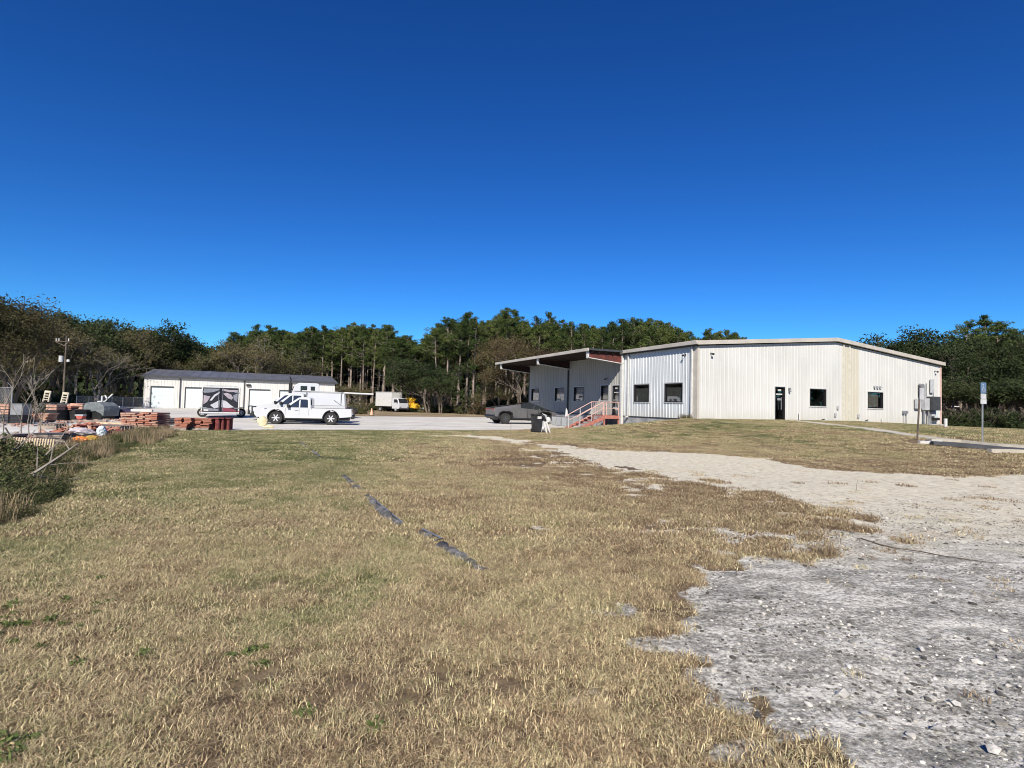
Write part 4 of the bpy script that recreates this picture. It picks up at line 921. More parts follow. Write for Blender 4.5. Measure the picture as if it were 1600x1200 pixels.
# ================================================================== JUNK YARD (left)
def gp(px, py): v = P(px, py); return Vector((v.x, v.y, .012))
def tile_piece(mat):  # curved barrel tile
    mb = MB(); n_ = 4; v = []
    for y in (-.2, .2):
        for k in range(n_ + 1):
            a = math.pi * k / n_; v.append((.1 * math.cos(a), y, .07 * math.sin(a)))
        for k in range(n_ + 1):
            a = math.pi * k / n_; v.append((.085 * math.cos(a), y, .055 * math.sin(a)))
    m2 = n_ + 1; f = []
    for k in range(n_):
        f += [(k, k + 1, 2 * m2 + k + 1, 2 * m2 + k), (m2 + k, 3 * m2 + k, 3 * m2 + k + 1, m2 + k + 1), (k, m2 + k, m2 + k + 1, k + 1), (2 * m2 + k, 2 * m2 + k + 1, 3 * m2 + k + 1, 3 * m2 + k)]
    mb.add(v, f); return mb.mesh('tile', mat)
TILE1, TILE2, TILE3 = tile_piece(TERRA), tile_piece(TERRA2), tile_piece(MAROON)
slabm = {m_.name: MB().box((0, 0, 0), (.40, .25, .035)).mesh('tile', m_) for m_ in (TERRA, TERRA2, MAROON)}
def pallet_geo():
    m = MB()
    for k in range(7): m.box((-.54 + k * .18, 0, .12), (.1, 1.0, .02))
    return m
def tile_stack(px, py, w, d, h, mats, lab, lean=0, rz=0, layers=7, cols=3, jitter=.03, cat='tile stack'):
    t = thing('tile_stack', lab, cat, gp(px, py) + Vector((0, d / 2, 0)), rz)
    pl = part('pallet', MB().bx(-w / 2, w / 2, -d / 2, d / 2, .1, .12).bx(-w / 2, w / 2, -d / 2, -d / 2 + .1, 0, .1).bx(-w / 2, w / 2, d / 2 - .1, d / 2, 0, .1), WEATH, t)
    rr = random.Random(int(px)); 
    for k in range(layers):
        for c_ in range(cols):
            z = .12 + (k + .5) * (h - .12) / layers
            me_ = slabm[rr.choice(mats).name]
            o = link('tile', me_, t, loc=(-w / 2 + (c_ + .5) * w / cols + rr.uniform(-jitter, jitter) + lean * z, rr.uniform(-jitter, jitter), z), rot=(0, 0, rr.uniform(-.05, .05)))
            o.scale = (w / cols / .42, d / .25 * .95, (h - .12) / layers / .045)
    return t
tile_stack(201, 671, .86, .9, .76, [TERRA2, TERRA2, TERRA], 'loaded pallet of pale pink roof tiles, left of the two by the weeds', rz=R(-8), layers=8, jitter=.05)
tile_stack(230, 672, .95, .9, .8, [TERRA2, TERRA], 'loaded pallet of orange roof tiles, right of the two by the weeds', rz=R(-5), layers=8, jitter=.05)
tile_stack(279, 672.5, .7, .7, .58, [TERRA], 'bright orange stack of roof tiles slumping on the yard edge', lean=.35, layers=7, cols=2, jitter=.06)
tile_stack(309, 672.5, .8, .7, .56, [TERRA], 'bright orange slumped stack of roof tiles beside the maroon barrels', lean=.3, layers=7, cols=2, jitter=.06, rz=R(10))
for k, (px, lab) in enumerate(((331, 'wide maroon stack of ridge tiles beside the orange stack'), (343, 'maroon ridge tile stack in the middle of its row'), (351.5, 'maroon ridge tile stack at the right end of its row'))):
    t = thing('ridge_tile_stack', lab, 'tile stack', gp(px, 672.5) + Vector((0, .4, 0)), R(5 + 4 * k))
    w = .17 if k else .26
    for c_ in range(2 if k == 0 else 1):
        for j in range(3):
            part('tile', MB().tube([(0, .3 - j * .25, 0), (0, .3 - j * .25, .54)], [w / 2.2, w / 2.2], 8), MAROON, t, loc=((c_ - .5) * .26 if k == 0 else 0, 0, 0))
    part('cap', MB().box((0, .05, .56), (w * (2 if k == 0 else 1.1), .8, .04)), MAROON, t)
# heap of broken red tiles
hp = thing('broken_tile_heap', 'long heap of broken red clay roof tiles beside the weeds', 'tile heap', gp(128, 682), R(8))
rr = random.Random(5)
for k in range(150):
    x = rr.gauss(0, .6); y = rr.gauss(.35, .5); z = max(.04, .52 - abs(x) * .25 - abs(y - .3) * .35) * rr.uniform(.35, 1.05)
    o = link('tile', [TILE1, TILE1, TILE2, TILE3][k % 4], hp, scale=(.75, .75, .75), loc=(x, y, z), rot=(rr.uniform(-.6, .6), rr.uniform(-.5, .5), rr.uniform(0, 6.28)))
part('core', blob(.45, 9, (2.0, 1.2, .5), 3, .2), MAROON, hp, loc=(0, .3, .02))
sh = tag(part('crumpled_sheet', blob(.34, 12, (1.1, .8, .38), 3, .3), M('mauve_sheet', (.5, .45, .46), (.36, .32, .34), rough=.8), None, loc=gp(128, 689) + Vector((0, 0, .3)), rot=(0, .2, .3)), 'crumpled mauve-grey sheet spread on the broken tile heap', 'sheet')
tag(part('plastic_bag', blob(.2, 14, (.8, .8, 1.1), 3, .25), M('pale_blue_plastic', (.6, .68, .7), (.4, .46, .48), scale=7, rough=.3), None, loc=gp(158, 684) + Vector((0, 0, .2))), 'bulging pale blue plastic bag at the right end of the tile heap', 'bag')
tag(part('orange_bag', blob(.16, 16, (1.4, .8, .55), 3, .25), M('orange_plastic', (.72, .25, .05), (.5, .16, .03), rough=.5), None, loc=gp(125, 697) + Vector((0, 0, .2))), 'orange plastic sack lying before the tile heap', 'sack')
tag(part('yellow_sack', blob(.16, 17, (1.2, .8, .55), 3, .3), M('ochre_plastic', (.5, .33, .05), (.3, .18, .03), scale=7, rough=.6), None, loc=gp(139, 696) + Vector((0, .1, .2))), 'ochre sack lying right of the orange sack', 'sack')
# slatted fence panel leaning
fp = thing('slatted_panel', 'weathered slatted timber panel leaning on its side at the far left', 'fence panel', gp(44, 710), R(4)); fp.rotation_euler = (R(-24), R(2), R(4)); fp.scale = (.62, .62, .72)
for k in range(17): part('slat', MB().box((-.85 + k * .105, 0, .3), (.05, .03, .62), ry=-.22), PALET, fp)
part('rail', MB().box((-.0, .03, .56), (1.95, .03, .06)), WEATH, fp); part('rail', MB().box((.0, .03, .08), (1.95, .03, .06)), WEATH, fp)
ls = thing('lumber_stack', 'dark stack of old weathered boards behind the slatted panel', 'lumber stack', gp(88, 694), R(5))
for k in range(7):
    for j in range(2): part('board', MB().box((rr.uniform(-.06, .06), -.2 + j * .3, .05 + k * .045), (.85, .26, .035), rz=rr.uniform(-.04, .04)), WEATH if (k + j) % 3 else DGRY, ls)
lb = thing('loose_board', 'long pale reddish plank lying behind the slatted panel', 'plank', gp(48, 686.5), R(2)); part('board', MB().box((0, 0, .1), (1.3, .14, .1)), M('dusty_red_timber', (.30, .17, .14), (.2, .12, .1), rough=.9), lb)
for k, (px, py, ln, rz, lab) in enumerate(((166, 663.5, 2.0, .05, 'pale timber plank on the yard, furthest back of the pair by the white buckets'), (170, 667.5, 1.9, -.03, 'pale timber plank on the yard nearest the tile heap'), (140, 660, 1.8, .1, 'grey plank lying across the concrete left of the white buckets'))):
    tag(part('plank', MB().box((0, 0, .07), (ln, .14, .1)), PALET if k < 2 else WEATH, None, loc=gp(px, py), rot=(0, 0, rz)), lab, 'plank')
# white buckets: a toppled tower
for k, (dx, z, tilt) in enumerate(((0, 0, 0), (.06, .25, .2), (.1, .44, -1.2), (.16, .62, -1.3))):
    t = thing('white_bucket', ['white bucket at the bottom of the leaning stack', 'white bucket second from the bottom of the leaning stack', 'white bucket third from the bottom, tipped over', 'white bucket on top of the leaning stack, tipped over'][k], 'bucket', gp(161, 656) + Vector((dx, 0, z)), 0, 'white buckets stacked on the yard'); t.scale = (.6, .6, .55)
    t.rotation_euler = (0, tilt, 0)
    part('body', MB().tube([(0, 0, 0), (0, 0, .42)], [.22, .26], 14), WHT, t, smooth=True); part('rim', MB().tube([(0, 0, .38), (0, 0, .43)], [.28, .28], 14), WHT, t)
# crates/boxes second row
def crate(px, py, w, d, h, mat, lab, z=0, rz=0, slats=4, name='timber_crate', cat='crate'):
    t = thing(name, lab, cat, gp(px, py) + Vector((0, d / 2, z)), rz)
    part('core', MB().bx(-w / 2 + .02, w / 2 - .02, -d / 2 + .02, d / 2 - .02, .02, h - .02), DGRY, t)
    for k in range(slats):
        z0 = k * h / slats; part('slat', MB().bx(-w / 2, w / 2, -d / 2 - .01, -d / 2 + .018, z0 + .02, z0 + h / slats - .02).bx(w / 2 - .018, w / 2 + .01, -d / 2 + .02, d / 2, z0 + .02, z0 + h / slats - .02), mat, t)
    part('lid', MB().bx(-w / 2 - .02, w / 2 + .02, -d / 2 - .02, d / 2, h - .018, h + .02), mat, t)
    return t
crate(3, 662, .6, .6, .42, DGRY, 'low black crate under the brown one at the left edge', slats=3)
crate(4, 662, .52, .55, .52, TERRA2, 'brown crate on top of the black one at the left edge', z=.44)
crate(24, 663, .6, .6, .42, BLK, 'black crate under the grey box', slats=3)
crate(24, 663, .56, .55, .55, GRY, 'dark grey box with a pale rim standing on the black crate', z=.44, slats=1, name='grey_box', cat='box')
tile_stack(46, 660.5, .7, .7, .45, [TERRA2, WEATH and TERRA], 'rusty brown slumped stack between the grey box and the saplings', lean=-.3, layers=5, cols=2, jitter=.08)
tile_stack(62, 660.5, .55, .7, .5, [TERRA2], 'pinkish brown stack with a slanted right side near the saplings', lean=.3, layers=6, cols=2, jitter=.04)
crate(80, 658, .65, .7, .58, BLK, 'black crate under the orange topped boxes', slats=3)
crate(104, 657.5, .95, .8, .6, BLK, 'long black crate under the pink planks', slats=3)
crate(79, 658, .6, .6, .3, TERRA2, 'orange-brown box on the black crate', z=.6, slats=2)
crate(99, 657.5, .8, .6, .2, TERRA, 'red-brown flat box on the long black crate', z=.62, slats=2)
crate(116, 653, 1.0, .8, .92, TERRA2, 'big pale brown crate standing behind the black ones', slats=5)
for k in range(3): tag(part('plank', MB().box((0, 0, 0), (.8 - k * .12, .09, .03), rz=.2 * k - .2, ry=-.15 + .1 * k), M('pink_timber', (.62, .38, .3), (.5, .28, .2), rough=.8), None, loc=gp(107, 657.5) + Vector((0, .25 + .12 * k, .88 + .05 * k))), ['pink plank lowest on the red-brown box', 'pink plank crossing the middle of the pile on the red-brown box', 'short pink plank topmost on the red-brown box'][k], 'plank')
t = thing('red_cart', 'small red and white cart box beside the tarpaulin bin', 'cart', gp(115, 658) + Vector((.4, .0, 0)), .2)
part('tray', MB().prism([(-.17, .3), (.2, .3), (.12, .1), (-.08, .1)], -.2, .2, 'y'), M('faded_red', (.42, .10, .08), rough=.7), t); part('lid', MB().box((0, 0, .35), (.42, .4, .06)), LGRY, t)
for x in (-.1, .14): part('wheel', MB().cyl((x, -.2, .07), (x, -.25, .07), .07, 12), BLK, t)
# tarp covered skip
tp = thing('covered_skip', 'skip bin covered with a dull grey tarpaulin, pipes lying on top', 'skip bin', gp(145, 656), R(-6)); tp.scale = (.62, .7, .84)
part('bin', MB().prism([(-.75, 0), (.75, 0), (1.0, .95), (-1.0, .95)], .1, 1.6, 'y'), BLK, tp)
tm = MB().prism([(-1.08, .5), (-1.1, .95), (-.9, 1.22), (-.2, 1.3), (.5, 1.28), (1.05, 1.05), (1.2, .75), (1.1, .25), (.8, .45), (.2, .62), (-.5, .55)], -.02, 1.7, 'y')
part('tarpaulin', tm, M('grey_tarp', (.17, .19, .19), (.12, .135, .14), scale=3, rough=.6, bump=.05, bscale=3), tp, bevel=.05)
tag(part('white_pipe', MB().tube([(-.4, 0, 0), (.05, 0, .02), (.45, .1, .5)], .045, 8), WHT, None, loc=gp(150, 656) + Vector((0, .6, 1.12))), 'bent white pipe rising from the tarpaulin', 'pipe')
tag(part('white_elbow', MB().tube([(0, 0, 0), (0, 0, .35), (.2, 0, .38), (.3, 0, .2)], .05, 8), WHT, None, loc=gp(146.5, 656) + Vector((0, .6, 1.12))), 'white pipe elbow standing on the tarpaulin', 'pipe')
tag(part('white_gutter', MB().tube([(-.7, 0, 0), (.7, 0, .04)], .07, 8), WHT, None, loc=gp(169, 648) + Vector((0, .3, .58))), 'long white gutter lying on the scrap right of the tarpaulin', 'gutter')
crate(171, 648.5, 1.4, .9, .5, DGRY, 'dark scrap box under the white gutter', slats=3)
crate(182, 655, 1.7, 1.0, .62, M('dark_purple_tarp', (.035, .025, .07), (.02, .015, .04), rough=.6), 'dark purple covered crate behind the pink tile pallets', slats=1, name='covered_crate')
tag(part('pale_beam', MB().box((0, .3, .64), (1.3, .16, .14)), M('pinkish_white_timber', (.7, .6, .54), rough=.7), None, loc=gp(216, 658)), 'pinkish white beam lying behind the tile pallets', 'beam')
crate(216, 659, 1.5, .8, .55, DGRY, 'dark low crate under the pinkish beam', slats=2)
for px, py, w, h, mt, lab in ((36, 659, .45, .5, MAROON, 'maroon scrap crate between the grey box and the rusty stack'), (14, 655, .7, .75, DGRY, 'dark scrap crate behind the grey box'), (128, 656, .4, .6, BLK, 'narrow black crate between the pink planks and the tarpaulin'), (92, 651, 1.2, .9, DGRY, 'dark crate behind the orange-topped boxes'),
        (9, 690, .35, .2, WEATH, 'weathered low crate at the left end of the slatted panel'), (190, 650, .8, .55, DGRY, 'dark crate right of the purple covered one'), (258, 664, .5, .35, WEATH, 'weathered low crate between the pale pallets and the orange stacks')):
    crate(px, py, w, .6, h, mt, lab, slats=3, rz=R(random.uniform(-8, 8)))
for px, py, w, h, lab in ((74, 671, .8, .22, 'low weathered pallet on the slab behind the old boards'), (150, 672, .9, .2, 'low weathered pallet behind the blue bag'), (176, 678, .8, .3, 'weathered pallet in the weeds before the tile pallets')):
    t = thing('empty_pallet', lab, 'pallet', gp(px, py), R(random.uniform(-10, 10)))
    for k in range(6): part('board', MB().box((-w / 2 + (k + .5) * w / 6, .3, h), (w / 8, .8, .025)), WEATH, t)
    for y_ in (.0, .3, .6): part('bearer', MB().box((0, y_, h / 2 - .01), (w, .07, h - .03)), WEATH, t)
# rubble between the stacks
rb = MB(); rr2 = random.Random(77)
for k in range(620):
    px, py = rr2.uniform(0, 262), 0
    py = np.interp(px, [0, 60, 160, 262], [690, 688, 672, 670]) + rr2.gauss(0, 5) if k % 2 else np.interp(px, [0, 130, 262], [663, 657, 655]) + rr2.gauss(0, 3)
    v_ = gp(px, py); d_ = rr2.uniform(.06, .22); rb.box(v_ + Vector((0, 0, d_ * .2)), (d_, d_ * .6, d_ * .35), rz=rr2.uniform(0, 3), rx=rr2.uniform(-.5, .5))
tag(part('rubble', rb, M('mixed_rubble', (.34, .17, .12), (.30, .28, .26), scale=1.2, rough=.9, lo=.42, hi=.58), None), 'broken tile and timber rubble strewn along the stacks', None, kind='stuff')
# pale ladders
def ladder(px, py, Y, w, h, k, lab):
    v = PY(px, py, Y); t = thing('ladder', lab, 'ladder', (v.x, v.y, v.z), 0, 'pale ladder frames standing among the crates'); t.rotation_euler = (R(-8), R(4), 0)
    for sg in (-1, 1): part('rail', MB().bx(sg * w / 2 - .035, sg * w / 2 + .035, -.04, .04, 0, h), PALETY, t)
    for i in range(k): part('rung', MB().bx(-w / 2 + .035, w / 2 - .035, -.05, .03, .1 + i * (h - .1) / k, .1 + i * (h - .1) / k + .055), PALETY, t)
    part('top_plate', MB().bx(-w / 2 + .035, w / 2 - .035, -.05, .03, h - .12, h), PALETY, t)
PALETY = M('pale_yellow_timber', (.50, .46, .36), (.40, .36, .27), rough=.7)
ladder(71.5, 627.5, 36, .34, .72, 4, 'pale yellow ladder frame standing left behind the orange box')
ladder(99.5, 630, 36, .34, .72, 4, 'pale yellow ladder frame standing below the utility pole')
for px, Y in ((71.5, 36.2), (99.5, 36.2)):
    crate(px, hor(px) + 1.57 * F / Y, 1.0, .6, .88, DGRY, 'dark stand under the %s pale ladder' % ('left' if px < 80 else 'second, pole-side'), slats=3)
# guard rail mound right of pickups handled by shrubs
tag(part('concrete_block', MB().box((0, 0, .2), (.9, .3, .4)), WEATH, None, loc=gp(640, 660) * 0 + P(566, 645.5), bevel=.03), 'low weathered concrete barrier behind the pickups at the yard edge', 'barrier')

# ================================================================== PIPE SEGMENTS in the field
PIPE1 = M('dark_weathered_pipe', (.075, .073, .068), (.26, .25, .235), scale=11, rough=.7, lo=.45, hi=.7)
segs = [((757, 893), (733, 877), 'curved crumpled end piece of the half-buried drain pipe, nearest the gravel'), ((729, 875), (690, 853), 'dark split length of half-buried drain pipe, second from the near end'), ((687, 846), (658, 831), 'short shiny grey length of half-buried drain pipe'),
        ((627, 821), (575, 778), 'longest open-topped length of half-buried drain pipe with a bright edge'), ((561, 767), (537, 744), 'dull grey length of half-buried drain pipe beyond the longest one'), ((524, 737), (505, 722), 'grey sliver of half-buried drain pipe, third from the far end'),
        ((500, 714), (488, 704), 'faint sliver of half-buried drain pipe, second from the far end'), ((480, 699), (468, 690), 'pale stub at the far end of the half-buried drain pipe')]
SEGW = []
for k, (a, b_, lab) in enumerate(segs):
    pa, pb_ = G(*a), G(*b_); SEGW.append((pa, pb_)); d = pb_ - pa; L = d.length
    t = thing('drain_pipe', lab, 'drain pipe', pa, math.atan2(d.y, d.x), 'lengths of a half-buried drain pipe crossing the field')
    # open half-round with broken top: outer arc, rim
    rad = .09 if k < 5 else .08; n_ = max(3, int(L / .12)); rr = random.Random(k)
    mb = MB(); a0, a1 = (-.55, 1.75) if k in (2, 3) else (-.1, 2.5); m_ = 8; v = []; f = []
    for i in range(n_ + 1):
        x = L * i / n_; r_ = rad * (1 + rr.uniform(-.3, .18)); w_ = rr.uniform(-.35, .35)
        for th_ in range(m_ + 1):
            an = a0 + w_ + (a1 - a0) * th_ / m_; v.append((x, r_ * math.cos(an), -.062 + r_ * math.sin(an)))
    for i in range(n_):
        for j in range(m_): q = i * (m_ + 1) + j; f.append((q, q + 1, q + m_ + 2, q + m_ + 1))
    mb.add(v, f); o = part('shell', mb, PIPE1, t, smooth=True); sol = o.modifiers.new('s', 'SOLIDIFY'); sol.thickness = .012
    if k < 5:
        rp = [(L * i / 6, rad * math.cos(a1) * 1.0, rad * math.sin(a1) - .052) for i in range(7)]
        part('rim', MB().tube(rp, .009, 6), GALV, t)

# ================================================================== INSTANCING of ground cover
def gn_scatter(name, pts, idx, rot, scl, tint, protos, label, cat=None):
    col = bpy.data.collections.new(name + '_source')
    for p in protos: col.objects.link(p)
    me = bpy.data.meshes.new(name); me.vertices.add(len(pts)); me.vertices.foreach_set('co', np.asarray(pts, np.float32).ravel())
    for nm, ty, dat in (('idx', 'INT', idx), ('rotz', 'FLOAT', rot), ('scl', 'FLOAT', scl), ('itint', 'FLOAT', tint)):
        a = me.attributes.new(nm, ty, 'POINT'); a.data.foreach_set('value', np.asarray(dat, np.int32 if ty == 'INT' else np.float32))
    o = link(name, me); o['kind'] = 'stuff'; o['label'] = label
    if cat: o['category'] = cat
    ng = bpy.data.node_groups.new(name, 'GeometryNodeTree'); ng.interface.new_socket('Geometry', in_out='INPUT', socket_type='NodeSocketGeometry'); ng.interface.new_socket('Geometry', in_out='OUTPUT', socket_type='NodeSocketGeometry')
    N_ = ng.nodes; gi = N_.new('NodeGroupInput'); go = N_.new('NodeGroupOutput'); ip = N_.new('GeometryNodeInstanceOnPoints'); ci = N_.new('GeometryNodeCollectionInfo')
    ci.inputs['Collection'].default_value = col; ci.inputs['Separate Children'].default_value = True; ci.inputs['Reset Children'].default_value = True
    def na(nm, ty): x = N_.new('GeometryNodeInputNamedAttribute'); x.data_type = ty; x.inputs['Name'].default_value = nm; return x.outputs[0]
    cx = N_.new('ShaderNodeCombineXYZ'); L_ = ng.links
    L_.new(na('rotz', 'FLOAT'), cx.inputs['Z'])
    L_.new(gi.outputs[0], ip.inputs['Points']); L_.new(ci.outputs[0], ip.inputs['Instance']); ip.inputs['Pick Instance'].default_value = True
    L_.new(na('idx', 'INT'), ip.inputs['Instance Index']); L_.new(cx.outputs[0], ip.inputs['Rotation']); L_.new(na('scl', 'FLOAT'), ip.inputs['Scale'])
    L_.new(ip.outputs[0], go.inputs[0])
    md = o.modifiers.new('scatter', 'NODES'); md.node_group = ng
    return o
def grassmat(name, stops, transl=.25, contrast=.0):
    m = bpy.data.materials.new(name); n, l, b = nt(m); b.inputs['Roughness'].default_value = .7; b.inputs['Specular IOR Level'].default_value = .2
    t = attr(n, 'itint', 'INSTANCER'); oi = n.new('ShaderNodeObjectInfo'); hair = attr(n, 'blade')
    v = math_(n, l, 'ADD', t, math_(n, l, 'MULTIPLY_ADD', hair, .5, -.25)); v = math_(n, l, 'ADD', v, math_(n, l, 'MULTIPLY_ADD', oi.outputs['Random'], .2, -.1))
    c = ramp(n, l, v, stops)
    hv_ = math_(n, l, 'FRACT', math_(n, l, 'MULTIPLY', hair, 7.31)); hm = math_(n, l, 'MULTIPLY_ADD', math_(n, l, 'POWER', hv_, 1.6), contrast, 1 - contrast * .38)
    sc_ = n.new('ShaderNodeVectorMath'); sc_.operation = 'SCALE'; l.new(c, sc_.inputs[0]); l.new(hm, sc_.inputs['Scale']); c = sc_.outputs[0]
    l.new(c, b.inputs['Base Color'])
    tr = n.new('ShaderNodeBsdfTranslucent'); l.new(c, tr.inputs[0]); ms = n.new('ShaderNodeMixShader'); ms.inputs[0].default_value = transl
    l.new(b.outputs[0], ms.inputs[1]); l.new(tr.outputs[0], ms.inputs[2]); l.new(ms.outputs[0], n['Material Output'].inputs[0]); return m
def blade_clump(seed, nb, rad, l0, l1, w, mat, lean=.9, name='grass_clump'):
    r = np.random.default_rng(seed); V = []; Fc = []; bl = []
    for k in range(nb):
        a = r.uniform(0, 6.283); rr_ = rad * math.sqrt(r.uniform()); x, y = rr_ * math.cos(a), rr_ * math.sin(a)
        L = r.uniform(l0, l1); th = r.uniform(0, 6.283); ln = r.uniform(.2, lean) * L; wd = w * r.uniform(.7, 1.3)
        dx, dy = math.cos(th), math.sin(th); px_, py_ = -dy * wd / 2, dx * wd / 2
        cu = r.uniform(-.4, .4)
        p1 = (x + dx * ln * .35, y + dy * ln * .35, L * .62 - .004); p2 = (x + dx * ln - dy * cu * L, y + dy * ln + dx * cu * L, L * r.uniform(.55, .95))
        o = len(V); V += [(x - px_, y - py_, -.01), (x + px_, y + py_, -.01), (p1[0] + px_ * .8, p1[1] + py_ * .8, p1[2]), (p1[0] - px_ * .8, p1[1] - py_ * .8, p1[2]), p2]
        Fc += [(o, o + 1, o + 2, o + 3), (o + 3, o + 2, o + 4)]; bl += [r.uniform()] * 5
    m = bpy.data.meshes.new(name); m.from_pydata(V, [], Fc); m.materials.append(mat); a = m.attributes.new('blade', 'FLOAT', 'POINT'); a.data.foreach_set('value', np.array(bl, np.float32))
    return bpy.data.objects.new(name, m)
BLADE_STOPS = [(0, (.20, .14, .085)), (.25, (.36, .265, .16)), (.5, (.64, .54, .325)), (.74, (.38, .345, .18)), (1, (.18, .195, .08))]
GM = grassmat('grass_blades', BLADE_STOPS, .2, .85)
WEED_GREEN = grassmat('green_weed', [(0, (.07, .105, .03)), (1, (.15, .19, .06))])
def wedge_points(n, y0, y1, power=1.0, mx=.5, margin=1.12):
    u = rng.uniform(0, 1, n); y = np.sqrt(y0 ** 2 + u * (y1 ** 2 - y0 ** 2)); x = rng.uniform(-1, 1, n) * (y * .93 * margin + mx); return x, y
def yard_ok(x, y):
    ok = (poly_sd(x, y, [p[:2] for p in YARD]) < -.1)
    u = (x - C0.x) * D2.x + (y - C0.y) * D2.y; v = (x - C0.x) * D1.x + (y - C0.y) * D1.y
    return ok & ~((u > -.1) & (v > -.1))
wl2 = [Vector(p[:2]) for p in walk_line]; pl2 = [Vector(p[:2]) for p in pad]
WEEDPOLY = [P(-260, 900)[:2], P(0, 822)[:2], P(40, 812)[:2], P(95, 775)[:2], P(120, 740)[:2], P(150, 722)[:2], P(210, 700)[:2], P(268, 682)[:2], P(268, 674)[:2], P(180, 676)[:2], P(120, 699)[:2], P(60, 712)[:2], P(0, 716)[:2], P(-260, 740)[:2]]
def scatter_grass(name, n, y0, y1, protos, s0, s1, label, k0=0, dens=None):
    x, y = wedge_points(n, y0, y1)
    g = gravel_mask(x, y); keep = rng.uniform(0, 1, n) > np.clip(g * 1.35 - .1, 0, .992 if y0 < 12 else 1)
    keep &= yard_ok(x, y)
    for a, b_ in zip(wl2[:-1], wl2[1:]): keep &= seg_d(x, y, a, b_) > .6
    for a, b_ in zip(pl2[:-1], pl2[1:]): keep &= seg_d(x, y, a, b_) > 1.05
    for a, b_ in SEGW: keep &= seg_d(x, y, a, b_) > .06
    thin = fbm(x, y, 1.3, 3, 66); keep &= rng.uniform(0, 1, n) < np.clip((thin - .22) * 3.2, .35, 1)
    keep &= poly_sd(x, y, WEEDPOLY) < 0
    x, y = x[keep], y[keep]; z = height(x, y) + (fbm(x, y, 5, 3, 3) - .5) * .03 * (y < 20)
    t = tint_f(x, y) + rng.normal(0, .17, len(x)) - .25 * (rng.uniform(0, 1, len(x)) < .2)
    sc = rng.uniform(s0, s1, len(x)) * (.75 + .6 * fbm(x, y, .8, 2, 44))
    return gn_scatter(name, np.stack([x, y, z], -1), rng.integers(0, len(protos), len(x)), rng.uniform(0, 6.28, len(x)), sc, t, protos, label)
p_near = [blade_clump(s, 46, .08, .010, .038, .0042, GM, 2.3) for s in range(8)]
p_mid = [blade_clump(20 + s, 70, .16, .015, .05, .0075, GM, 1.8) for s in range(6)]
p_far = [blade_clump(40 + s, 110, .34, .015, .05, .015, GM, 1.9) for s in range(6)]
scatter_grass('near_grass', 19000, 1.3, 6.2, p_near, .8, 1.35, 'short dry straw-coloured grass close to the camera')
scatter_grass('middle_grass', 30000, 6.0, 14, p_mid, .8, 1.3, 'short dormant grass across the middle of the field')
scatter_grass('distant_grass', 26000, 13.5, 40, p_far, .7, 1.2, 'dormant grass towards the buildings and on the mound')
# green broadleaf weeds in the lawn
def leaf_clump(seed, nl, rad, h, sz, mat, name='weed_leaves'):
    r = np.random.default_rng(seed); V = []; Fc = []; bl = []
    for k in range(nl):
        c_ = r.normal(0, 1, 3); c_ /= np.linalg.norm(c_); c_ *= r.uniform(.4, 1) ; p = np.array([c_[0] * rad, c_[1] * rad, abs(c_[2]) * h])
        a = r.normal(0, 1, 3); a /= np.linalg.norm(a); b_ = np.cross(a, r.normal(0, 1, 3)); b_ /= np.linalg.norm(b_); s_ = sz * r.uniform(.6, 1.4)
        o = len(V); V += [p - a * s_, p + b_ * s_ * .45, p + a * s_, p - b_ * s_ * .45]; Fc.append((o, o + 1, o + 2, o + 3)); bl += [r.uniform()] * 4
    m = bpy.data.meshes.new(name); m.from_pydata([tuple(v) for v in V], [], Fc); m.materials.append(mat); a = m.attributes.new('blade', 'FLOAT', 'POINT'); a.data.foreach_set('value', np.array(bl, np.float32))
    return bpy.data.objects.new(name, m)
wp_ = [leaf_clump(60 + s, 60, .09, .06, .022, WEED_GREEN) for s in range(4)]
cx_, cy_ = [], []
for px, py, r_, k in ((25, 965, .3, 14), (75, 925, .2, 6), (145, 945, .15, 5), (385, 1020, .06, 4), (10, 1165, .12, 8), (400, 1035, .05, 3), (60, 1010, .5, 5), (560, 1110, .3, 2), (550, 795, .3, 4)):
    c_ = P(px, py); cx_ += list(c_.x + rng.normal(0, r_, k)); cy_ += list(c_.y + rng.normal(0, r_ * .6, k))
cx_, cy_ = np.array(cx_), np.array(cy_)
gn_scatter('lawn_weeds', np.stack([cx_, cy_, height(cx_, cy_)], -1), rng.integers(0, 4, len(cx_)), rng.uniform(0, 6.28, len(cx_)), rng.uniform(.35, .75, len(cx_)), rng.uniform(.2, .8, len(cx_)), wp_, 'low green broadleaf weeds scattered in the dry lawn')
# weeds strip on the left
WST = [(0, (.035, .045, .02)), (.4, (.075, .095, .03)), (.65, (.13, .12, .055)), (1, (.24, .18, .11))]
WM = grassmat('rank_weeds', WST, .2, .5)
wl_ = [leaf_clump(80 + s, 270, .32, .42, .023, WM) for s in range(5)]
wdry = [blade_clump(90 + s, 70, .25, .2, .6, .008, grassmat('dry_stalks', [(0, (.20, .15, .09)), (1, (.42, .33, .2))]) if s == 0 else MATS.get('x') or bpy.data.materials['dry_stalks'], .8, 'dry_stalk_clump') for s in range(3)]
n_ = 60000; xs_ = rng.uniform(-22, -4, n_); ys_ = rng.uniform(4, 32, n_)
inside = poly_sd(xs_, ys_, WEEDPOLY) > np.where(ys_ < 16, 0, -.25); xs_, ys_ = xs_[inside], ys_[inside]
dn = fbm(xs_, ys_, .8, 3, 71); kp = rng.uniform(0, 1, len(xs_)) < np.clip((dn - .25) * 1.6, .06, .5); xs_, ys_ = xs_[kp], ys_[kp]
sdw = poly_sd(xs_, ys_, WEEDPOLY)
